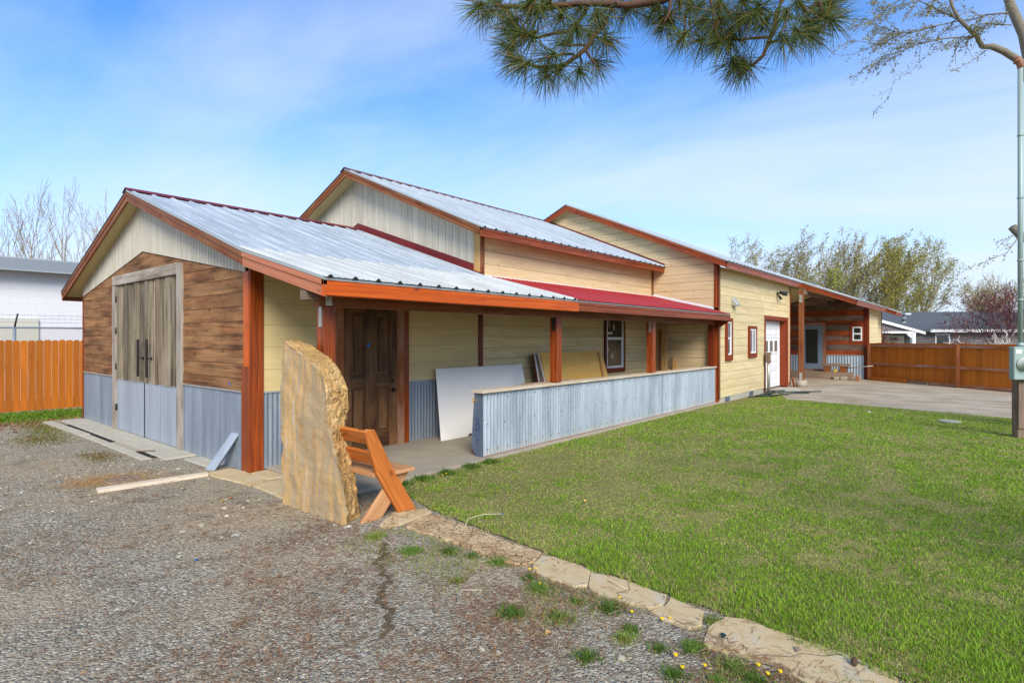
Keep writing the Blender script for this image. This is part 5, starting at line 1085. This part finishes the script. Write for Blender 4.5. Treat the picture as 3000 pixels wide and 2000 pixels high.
# grass and leaves behind the far left corner, moss in the gravel
def patch(name, n, cx, cy, sx, sy, hh, c1, c2, label, w=.02, lean=1., clipx=None):
    x = cx + NR.normal(0, sx, n); y = cy + NR.normal(0, sy, n); k = (y < 17.9) & ~((x > 3.0) & (y < 15.5)); x, y = x[k], y[k]; n = len(x); u = NR.random((n, 1))
    V, F, cc = blades(x, y, np.full(n, -.05), NR.uniform(.4, 1, n) * hh, np.full(n, w), c1 * u + c2 * (1 - u), lean)
    tag(fastmesh(name, V, F, cc, M['grass'], None, (cx, cy, -.05)), label, 'grass', kind='stuff')
patch('grass_patch', 5000, 2.9, 16.7, .8, .55, .07, lin(60, 100, 24), lin(130, 160, 50), 'rough green grass between the barn and the left board fence')
patch('grass_patch', 1400, 2.6, 14.2, .14, .8, .03, lin(84, 100, 34), lin(140, 130, 60), 'thin mossy strip left of the drain', .012)
patch('grass_patch', 1200, 2.3, 12.8, .2, .4, .025, lin(90, 96, 34), lin(126, 104, 50), 'brownish mossy patch in the gravel before the drain', .012)
patch('grass_patch', 900, 2.55, 10.3, .12, .3, .02, lin(96, 96, 34), lin(130, 100, 50), 'mossy patch in the gravel before the drain cover', .01)
patch('leaf_litter', 1600, 2.6, 16.2, .9, .9, .03, lin(170, 116, 76), lin(130, 84, 56), 'brown leaves lying under the left board fence', .05, 2.)
# small leaves, stones and scraps
for (lx, ly, lz, mtc, lab) in ((5.17, 3.3, .0, 'ply', 'tan fallen leaf lying on the lawn'), (2.78, 2.04, -.04, 'lumber', 'yellow-brown leaf in the litter'), (2.72, 6.42, -.045, 'lumber', 'larger tan leaf on the gravel left of the tall stone'), (2.84, 6.49, -.045, 'stain_fade', 'reddish leaf next to the tan one on the gravel'), (3.4, 1.2, -.026, 'hose', 'green leaf on the corner of the largest slab'), (1.87, 4.89, -.045, 'blue_tape', 'blue scrap lying on the gravel'), (4.19, 3.63, .02, 'blue_tape', 'blue scrap in the grass above the path'), (3.52, .82, -.026, 'timber', 'curled dry leaf at the lawn side of the largest slab')):
    mb = MB(); s_ = .022 if 'blue' in mtc else .035; mb.add([(lx - s_, ly, lz), (lx, ly - s_ * .5, lz + .008), (lx + s_, ly + s_ * .2, lz), (lx + .3 * s_, ly + s_ * .6, lz + .012), (lx - .4 * s_, ly + s_ * .4, lz + .01)], [(0, 1, 3, 4), (1, 2, 3)]); single('blue_scrap' if 'blue' in mtc else 'fallen_leaf', mb, M[mtc], lab, 'scrap' if 'blue' in mtc else 'leaf')
mb = MB(); mb.tube([(3.54, .545, -.026), (3.55, .55, -.01), (3.565, .552, -.008), (3.585, .56, -.022)], [.006, .018, .018, .005], 7); mb.tube([(3.58, .56, -.022), (3.6, .5, -.026)], .0015, 4); single('pine_cone', mb, M['bark'], 'small brown cone lying on the largest slab', 'cone')
mb = MB(); mb.tube([(3.80, 3.76, -.026), (3.86, 3.78, .03), (4.0, 3.72, .05), (4.18, 3.63, .03)], .0035, 5); single('twig', mb, M['cap'], 'pale twig arching from the crazed flagstone into the grass', 'twig')
for (a, b_, s_, lab) in ((2.39, 2.23, .022, 'pale round stone in the litter'), (2.43, 2.14, .018, 'second pale stone right of the round one'), (2.83, 1.57, .03, 'grey flat stone in the lower litter'), (3.08, .96, .02, 'blue-grey pebble near the largest slab'), (1.60, 3.2, .02, 'dark grey stone on the gravel at the bottom'), (15.9, 2.16, .06, 'small white stone in the far lawn')):
    mb = MB(); mb.tube([(a, b_, -.055), (a, b_, -.05 + s_ * .3), (a + s_ * .1, b_, -.05 + s_ * .7)], [s_, s_ * .95, s_ * .4], 8); single('stone', mb, M['concrete_pale'] if 'grey' not in lab else M['concrete'], lab, 'stone')
mb = MB(); mb.tube([(15.2, .6, -.04), (15.2, .6, -.012)], .2, 18, smooth=False); single('access_cover', mb, M['dull_lid'], 'round pale lid set in the lawn at the right', 'lid')
for (a, b_, c_, d_, lab) in ((3.45, 3.05, 3.30, 3.10, 'short pale stick lying between the weeds'), (3.62, 2.12, 3.58, 1.95, 'thin stick lying on the flagstone with the whitish patch'), (2.95, 2.75, 2.85, 2.86, 'small stick in the gravel')):
    mb = MB(); z_ = -.024 if a > 3.5 else -.042; mb.tube([(a, b_, z_), (c_, d_, z_ + .004)], .004, 5); single('stick', mb, M['cap'], lab, 'stick')
# ---------------------------------------------------------------- trees
def tree(name, label, cat, group, r, d, H, seed, st, bark, leafc, leafmat='leaf'):
    """recursive tree built around a local origin; st: style dict"""
    rg = random.Random(seed); t = far_thing(name, label, cat, r, d, -.1, group)
    mb = MB(); tips = []
    def br(p, dr, ln, rad, lv, n=5):
        pts = [p.copy()]; rads = [rad]; q = p.copy(); dd = dr.copy()
        for i in range(n):
            dd = (dd + Vector((rg.uniform(-1, 1), rg.uniform(-1, 1), rg.uniform(-.6, 1))) * st.get('wob', .13) + Vector((st.get('wind', 0) * .05 * (lv + 1), 0, st.get('up', .06)))).normalized()
            q = q + dd * (ln / n); pts.append(q.copy()); rads.append(max(rad * (1 - .8 * (i + 1) / n), st.get('rmin', .012)))
            if lv < st['lv'] and (i >= st.get('first', 1) or lv > 0):
                for _ in range(st['nb'][min(lv, len(st['nb']) - 1)]):
                    az = rg.uniform(0, 6.283); tilt = rg.uniform(*st.get('tilt', (.4, .9)))
                    a = dd.cross(Vector((0.3, .5, .8))).normalized(); b_ = dd.cross(a)
                    nd_ = (dd * math.cos(tilt) + (a * math.cos(az) + b_ * math.sin(az)) * math.sin(tilt)).normalized()
                    f = st.get('fall', .55) * rg.uniform(.7, 1.15) * (1 - .35 * i / n); br(q, nd_, ln * f, rads[-1] * .6, lv + 1, 4 if lv < 2 else 3)
            if lv >= st['lv'] - 1: tips.append((q.copy(), dd.copy()))
        mb.tube(pts, rads, 6 if lv == 0 else (4 if lv == 1 else 3), 0, cap=False)
    for k in range(st.get('stems', 1)):
        a = rg.uniform(0, 6.28); s_ = st.get('splay', 0); br(Vector((rg.uniform(-.1, .1), rg.uniform(-.1, .1), 0)) * st.get('stems', 1), Vector((math.cos(a) * s_ + st.get('wind', 0) * .1, math.sin(a) * s_, 1)).normalized(), H * rg.uniform(.85, 1), st['rad'] * H, 0, 8)
    mb.build('trunk', M[bark], t)
    nl = st['leaves']
    if nl:
        per = max(1, nl // max(1, len(tips))); P = []; 
        for (q, dd) in tips:
            for _ in range(per): P.append(q + Vector((rg.gauss(0, 1), rg.gauss(0, 1), rg.gauss(0, 1))) * st['ls'] * 1.8 - dd * rg.uniform(0, st['ls'] * 2))
        P = np.array([tuple(p) for p in P]); n = len(P); rgn = np.random.default_rng(seed)
        a = rgn.normal(size=(n, 3)); a /= np.linalg.norm(a, axis=1)[:, None]; b_ = np.cross(a, rgn.normal(size=(n, 3))); b_ /= np.linalg.norm(b_, axis=1)[:, None]
        s_ = st['ls'] * rgn.uniform(.5, 1.1, (n, 1)); a *= s_; b_ *= s_ * .5
        V = np.stack([P - a, P + b_, P + a, P - b_], 1).reshape(-1, 3); c1, c2, c3 = leafc; u = rgn.random((n, 1))
        cl_ = np.where(rgn.random((n, 1)) < .25, c3, c1 * u + c2 * (1 - u)) * rgn.uniform(.75, 1.25, (n, 1))
        fastmesh('crown', V, np.arange(4 * n).reshape(-1, 4), np.repeat(cl_, 4, 0), M[leafmat], t, (0, 0, 0), 4)
    return t
SL = dict(lv=2, nb=[2, 2], rad=.011, leaves=420, ls=.07, tilt=(.3, .65), fall=.5, up=.14, wob=.10, rmin=.016, first=2)
lc = (lin(150, 140, 110), lin(180, 170, 140), lin(206, 200, 180))
for k_, (px_, H, sd_, lab) in enumerate(((10, 12.6, 3, 'leftmost bare tree above the white building, cut by the picture edge'), (62, 12.9, 5, 'bare tree with a forked lower branch, second from the left'), (118, 13.4, 8, 'tall bare tree in the middle of the left group'), (205, 13.9, 13, 'tallest bare tree near the roof edge of the barn'), (258, 13.1, 21, 'bare tree partly hidden by the barn roof'), (318, 12.2, 34, 'last bare tree peeking over the left slope of the barn roof'))):
    d_ = 60; tree('bare_tree', lab, 'tree', 'bare trees behind the white building', (px_ - 1500) / 1659 * d_, d_, H, sd_, SL, 'tanbark', lc)
RL = [(2200, 12.2, 41, 'rounded thinly leaved tree at the left end of the right-hand tree group', dict(stems=3, splay=.35, leaves=5200), (lin(120, 112, 62), lin(168, 158, 96), lin(96, 84, 56))),
      (2280, 12.0, 42, 'second thinly leaved tree of the right-hand group', dict(stems=3, splay=.3, leaves=4200), (lin(120, 112, 70), lin(160, 150, 100), lin(110, 92, 64))),
      (2350, 10.3, 43, 'low yellow-green tree between two taller ones over the roof', dict(stems=3, splay=.3, leaves=5200), (lin(146, 148, 52), lin(176, 176, 78), lin(120, 110, 60))),
      (2425, 11.9, 44, 'brownish tree in the middle of the group', dict(stems=3, splay=.22, leaves=6500), (lin(132, 116, 66), lin(172, 158, 100), lin(110, 90, 60))),
      (2478, 13.2, 45, 'tallest pointed tree of the right-hand group', dict(stems=2, splay=.1, leaves=5200), (lin(130, 118, 66), lin(176, 164, 104), lin(110, 92, 60))),
      (2555, 11.8, 46, 'dense green-brown tree right of the tallest one', dict(stems=3, splay=.25, leaves=9000), (lin(128, 116, 48), lin(166, 156, 78), lin(124, 96, 56))),
      (2618, 12.0, 47, 'light green tree next to the sky gap', dict(stems=2, splay=.15, leaves=5200), (lin(132, 138, 56), lin(170, 172, 84), lin(110, 104, 58))),
      (2680, 12.1, 48, 'slim leaning tree standing apart over the grey roof', dict(stems=2, splay=.1, leaves=4600), (lin(120, 122, 60), lin(160, 160, 90), lin(104, 96, 60)))]
for px_, H, sd_, lab, ov, lc_ in RL:
    st = dict(lv=3, nb=[2, 1, 2], rad=.011, ls=.11, tilt=(.3, .75), fall=.5, up=.10, wob=.12, rmin=.011, first=1, wind=.6); st.update(ov); st['leaves'] = int(st['leaves'] * 1.3); st['stems'] = 3; st['rmin'] = .012; d_ = 60
    tree('leafing_tree', lab, 'tree', 'leafing trees beyond the far roof', (px_ - 1500) / 1659 * d_, d_, H * .79, sd_, st, 'tanbark', tuple(np.minimum(c * np.array([1.25, 1.4, 1.]), 1) for c in lc_))
tree('plum_tree', 'dark red plum tree in front of the grey house', 'tree', None, (2950 - 1500) / 1659 * 37, 37, 4.2, 61, dict(lv=3, nb=[2, 2, 1], rad=.015, leaves=3000, ls=.055, tilt=(.5, 1.1), fall=.62, up=.03, wob=.16, rmin=.01, first=1, stems=3, splay=.6), 'plumbark', (lin(128, 56, 66), lin(178, 104, 106), lin(160, 96, 70)))
tree('leafing_tree', 'pale green tree behind the grey roof, left of the plum tree', 'tree', None, (2870 - 1500) / 1659 * 55, 55, 5.4, 62, dict(lv=3, nb=[2, 2, 1], rad=.014, leaves=1300, ls=.09, tilt=(.4, 1.), fall=.6, up=.06, wob=.14, rmin=.018, first=1, stems=3, splay=.4), 'tanbark', (lin(186, 184, 116), lin(206, 200, 140), lin(176, 150, 96)))
tree('white_shrub', 'leafless white-stemmed shrub in front of the plum tree', 'shrub', None, (2905 - 1500) / 1659 * 34, 34, 2.0, 63, dict(lv=2, nb=[1, 1], rad=.012, leaves=0, ls=.05, tilt=(.5, 1.), fall=.5, up=.03, wob=.12, rmin=.014, first=2, stems=7, splay=1.1), 'whitebark', None)
tree('young_tree', 'small reddish tree in front of the porch of the grey house', 'tree', None, (2612 - 1500) / 1659 * 34, 34, 2.3, 64, dict(lv=2, nb=[2, 2], rad=.012, leaves=300, ls=.05, tilt=(.4, .9), fall=.5, up=.05, wob=.12, rmin=.012, first=1, stems=2, splay=.3), 'plumbark', (lin(150, 90, 70), lin(160, 140, 80), lin(120, 70, 50)))
# deciduous tree at the right edge: trunk just outside the picture, limbs reach in at the top; local x right, y away
bt = far_thing('budding_tree', 'grey-barked tree with budding twigs reaching in at the top right', 'tree', 9.9, 10.6, -.05)
rg = random.Random(5); mb = MB()
px2 = lambda x, y, d: Vector(((x - 1500) / 1659 * d - 9.9, d - 10.6, 1.75 + (989 - y) / 1659 * d + .05))
mb.tube([(.75, 0, 0), (.75, 0, 1.5), (.7, .05, 3.0), (.6, .1, 4.6), (.15, .1, 6.2)], [.3, .24, .22, .2, .14], 14)
mb.tube([Vector((.5, .08, 3.3)), px2(2990, 690, 10.6), px2(2966, 665, 10.6)], [.09, .075, .07], 10)
mb.tube([Vector((.15, .1, 6.2)), px2(3012, 160, 10.7), px2(2998, 100, 10.7), px2(2962, 20, 10.7), px2(2930, -80, 10.7)], [.13, .09, .08, .075, .06], 12)
limb = [Vector((.15, .1, 6.1)), px2(2985, 178, 10.4), px2(2940, 150, 10.3), px2(2905, 136, 10.2), px2(2878, 138, 10.2)]
mb.tube(limb, [.09, .062, .056, .052, .04], 10)
up = [px2(2878, 138, 10.2), px2(2860, 105, 10.2), px2(2810, 58, 10.1), px2(2790, 20, 10.1), px2(2780, -30, 10.1)]
mb.tube(up, [.042, .036, .03, .026, .022], 8)
mb.build('trunk', M['greybark'], bt)
tw = MB(); buds = []
def twig(pts, r0, lv):
    tw.tube(pts, [max(r0 * (1 - .75 * i / (len(pts) - 1)), .003) for i in range(len(pts))], 4, cap=False)
    for i in range(1, len(pts)):
        for _ in range(2): buds.append(pts[i - 1].lerp(pts[i], rg.random()))
    if lv > 0:
        for i in range(1, len(pts)):
            for _ in range(2):
                p = pts[i - 1].lerp(pts[i], rg.random()); dd = (pts[i] - pts[i - 1]).normalized(); o = Vector((rg.uniform(-1, .6), rg.uniform(-.6, .6), rg.uniform(-1., .5)))
                q = [p]; ln = rg.uniform(.12, .36) * (1 if lv > 1 else .6)
                v_ = (dd + o).normalized()
                for s_ in range(3): v_ = (v_ + Vector((rg.uniform(-.2, .2), rg.uniform(-.2, .2), rg.uniform(-.25, .15)))).normalized(); q.append(q[-1] + v_ * ln / 3 * 1.6)
                twig(q, r0 * .45, lv - 1)
for pts, r0 in (([(2810, 58), (2780, 45), (2740, 25), (2690, 0), (2660, -20)], .04), ([(2950, 38), (2890, 44), (2860, 55), (2800, 64), (2730, 80), (2650, 98), (2610, 92), (2560, 70)], .028), ([(2850, 108), (2780, 112), (2700, 126), (2640, 130), (2560, 128), (2490, 118)], .026), ([(2730, 80), (2680, 96), (2620, 100), (2560, 98)], .018),
      ([(2700, 126), (2640, 150), (2600, 160), (2560, 172)], .018), ([(2960, 74), (2900, 70), (2870, 72), (2830, 100), (2790, 118)], .02), ([(2905, 136), (2870, 165), (2830, 190), (2790, 210)], .012), ([(2640, 100), (2600, 60), (2570, 30), (2540, 5)], .015), ([(2760, 10), (2720, -5), (2660, 10), (2600, 20)], .015), ([(2600, 160), (2620, 230), (2600, 290), (2580, 310)], .006), ([(2700, 140), (2690, 190), (2650, 225)], .008)):
    twig([px2(a + rg.uniform(-4, 4), b_, 10.1 + rg.uniform(-.25, .25) + .002 * (2800 - a)) for a, b_ in pts], r0 * .62, 2 if r0 > .014 else 1)
tw.build('twigs', M['greybark'], bt)
tw = MB(); k0 = len(buds)
for pts, r0 in (([(2980, 700), (2950, 740), (2900, 760), (2862, 780)], .008), ([(2968, 690), (2950, 700), (2930, 705)], .006)): twig([px2(a, b_, 10.5) for a, b_ in pts], r0, 1)
tw.build('low_twigs', M['greybark'], bt)
P = np.array([tuple(p) for p in buds]); P = P + NR.normal(0, .03, P.shape); n = len(P); a = NR.normal(size=(n, 3)); a /= np.linalg.norm(a, axis=1)[:, None]; b_ = np.cross(a, NR.normal(size=(n, 3))); b_ /= np.linalg.norm(b_, axis=1)[:, None]
a *= .024; b_ *= .011; V = np.stack([P - a, P + b_, P + a, P - b_], 1).reshape(-1, 3)
fastmesh('buds', V, np.arange(4 * n).reshape(-1, 4), np.repeat(np.where(NR.random((n, 1)) < .5, lin(126, 124, 56), lin(158, 148, 80)), 4, 0), M['leaf'], bt, (0, 0, 0), 4)
# pine: trunk outside the picture to the right of the camera, boughs hanging in at the top
pt = far_thing('pine_tree', 'pine tree whose long-needled boughs hang in at the top of the picture', 'tree', 4.9, 2.6, -.05)
DP = 3.1
def pp(x, y, d=DP): return Vector(((x - 1500) / 1659 * d - 4.9, d - 2.6, 1.75 + (989 - y) / 1659 * d + .05))
mb = MB(); mb.tube([(0, 0, 0), (.03, 0, 2.), (0, .03, 4.2), (.05, 0, 6.5)], [.28, .25, .22, .18], 16); mb.build('trunk', M['bark'], pt)
mb = MB()
PB = [([(4100, -420), (2900, -330), (2500, -200), (2250, -90), (1990, -20), (1940, 0), (1836, 18), (1790, 10), (1688, 12), (1560, 22), (1450, 16)], .034, .010, 0), ([(1800, 10), (1769, 66), (1739, 107), (1721, 138), (1693, 163), (1652, 191), (1606, 198), (1570, 196), (1535, 188)], .018, .007, -.12), ([(1721, 138), (1700, 133), (1668, 134), (1655, 128)], .008, .005, -.1), ([(1718, 148), (1730, 172), (1749, 189)], .008, .005, -.2),
      ([(1700, 160), (1702, 185), (1698, 208)], .007, .005, -.05), ([(1680, 160), (1650, 160), (1616, 168), (1600, 170)], .007, .005, -.3), ([(1660, 190), (1645, 200), (1639, 208)], .007, .005, 0), ([(1606, 198), (1600, 208), (1596, 219)], .007, .005, .05), ([(1765, 80), (1775, 100), (1777, 122)], .008, .005, .1), ([(1720, 18), (1713, 40), (1693, 66), (1665, 94), (1621, 99), (1575, 110), (1530, 102), (1510, 92)], .013, .006, .15), ([(1670, 14), (1600, 30), (1560, 45)], .009, .005, .3),
      ([(2330, -120), (2292, 0), (2280, 31), (2264, 97), (2252, 122), (2236, 163), (2208, 189), (2167, 199)], .018, .007, .1), ([(2252, 110), (2208, 112), (2162, 117), (2137, 112)], .009, .005, .1), ([(2250, 122), (2270, 124), (2295, 120)], .009, .005, .2), ([(2106, -60), (2106, 0), (2137, 41), (2147, 66), (2142, 107)], .011, .005, .2), ([(2140, 50), (2103, 61), (2070, 58)], .008, .005, 0), ([(2081, -60), (2081, 0), (2096, 87)], .009, .005, -.2),
      ([(1980, -40), (1968, 0), (1958, 41), (1945, 66)], .011, .006, -.1), ([(2330, -60), (2345, 5), (2366, 46), (2371, 76)], .012, .006, .15), ([(2400, -90), (2400, 0), (2410, 40)], .012, .006, -.1), ([(2030, -60), (2010, 40), (2000, 110)], .008, .005, .3)]
for pts, r0, r1, dd in PB:
    k = len(pts); mb.tube([pp(x_, y_, DP + dd * (.3 + .7 * i / k) + (0 if y_ > -100 else .2)) + Vector((rg.uniform(-.006, .006),) * 3) for i, (x_, y_) in enumerate(pts)], [r0 + (r1 - r0) * i / (k - 1) for i in range(k)], 8, cap=True)
mb.tube([Vector((.0, 0, 4.35)), Vector((-.1, .25, 4.42)), pp(4000, -410)], [.06, .05, .036], 8); mb.tube([pp(2330, -120, DP + .13), pp(2420, -180, DP)], .02, 6)
mb.build('boughs', M['bark'], pt)
TF = [(1530, 100, -1, -.2), (1500, 92, -1, 0), (1400, 22, -1, .2), (1450, 10, -1, .3), (1430, 40, -.6, .4), (1570, 42, -.5, .5), (1500, 60, -.6, .3), (1490, 140, -1, .2), (1510, 180, -1, .3), (1535, 190, -.9, .7), (1596, 222, -.2, 1), (1639, 212, 0, 1), (1698, 212, .1, 1), (1752, 192, .6, .8), (1780, 124, .6, .7), (1605, 168, -.8, .2), (1655, 128, -.7, .1), (1640, 52, -.3, .6), (1700, 30, .1, .9), (1790, 22, .1, 1), (1835, 30, .4, .9), (1600, 14, -.5, .4), (1550, 8, -.6, .3), (1690, 92, .2, .8), (1750, 50, .3, .8), (1560, 110, -.5, .9), (1740, 110, .7, .5), (1480, 30, -.5, .7), (1650, 20, -.3, .8), (1870, 5, .5, .7),
      (1945, 70, -.2, 1), (1945, 60, -.9, .6), (1960, 50, .7, .7), (2000, 112, -.7, .8), (2060, 62, -.5, .7), (2096, 92, -.4, .9), (2137, 114, -.5, .8), (2142, 110, .1, 1), (2110, 60, .2, .9), (2200, 50, -.5, .7), (2230, 30, .3, .8), (2167, 200, -.3, 1), (2150, 190, .2, 1), (2185, 195, -.8, .4), (2100, 130, -.7, .6), (2050, 120, -.8, .5), (2371, 80, .3, .9), (2371, 70, 1, .3), (2410, 42, .9, .5), (2400, 20, .6, .7), (2340, 20, .3, .9), (2295, 121, .5, .8), (2340, 100, .5, 1), (2440, 60, 1, .3), (2300, 50, -.1, .9), (2100, 20, -.3, .7), (2050, 20, -.5, .7), (2430, 10, 1, .1), (2240, 70, -.5, .8), (2160, 60, 0, 1), (2020, 30, -.4, .8), (1990, 0, .2, .8), (2180, 10, .1, .9), (2380, 110, .5, .8), (1920, 20, -.5, .6)]
NV = []; NF_ = []; NC = []
for (tx, ty, ux, uy) in TF:
    c = pp(tx, ty, DP + NR.uniform(-.25, .25)); D_ = Vector((ux, NR.uniform(-.5, .5), -uy)).normalized(); n = int(NR.integers(120, 170))
    for _ in range(n):
        v_ = Vector(NR.normal(size=3)); v_.normalize(); dv = (D_ * NR.uniform(.15, 1.15) + v_ * .95).normalized(); st_ = c - D_ * NR.uniform(0, .05) ; ln = NR.uniform(.10, .19); sd_ = dv.cross(Vector(NR.normal(size=3))).normalized() * .0013
        m_ = st_ + dv * ln * .55; e_ = st_ + dv * ln + Vector((0, 0, -.018 * NR.random())); b0 = len(NV)
        NV += [st_ - sd_, st_ + sd_, m_ - sd_, m_ + sd_, e_ - sd_ * .3, e_ + sd_ * .3]; NF_ += [(b0, b0 + 1, b0 + 3, b0 + 2), (b0 + 2, b0 + 3, b0 + 5, b0 + 4)]
        u = NR.random(); cc_ = (lin(58, 76, 34) * u + lin(112, 124, 62) * (1 - u)) if NR.random() < .9 else lin(150, 110, 52); NC += [cc_] * 6
fastmesh('needles', np.array([tuple(v) for v in NV]), np.array(NF_), np.array(NC), M['leaf'], pt, (0, 0, 0), 4)
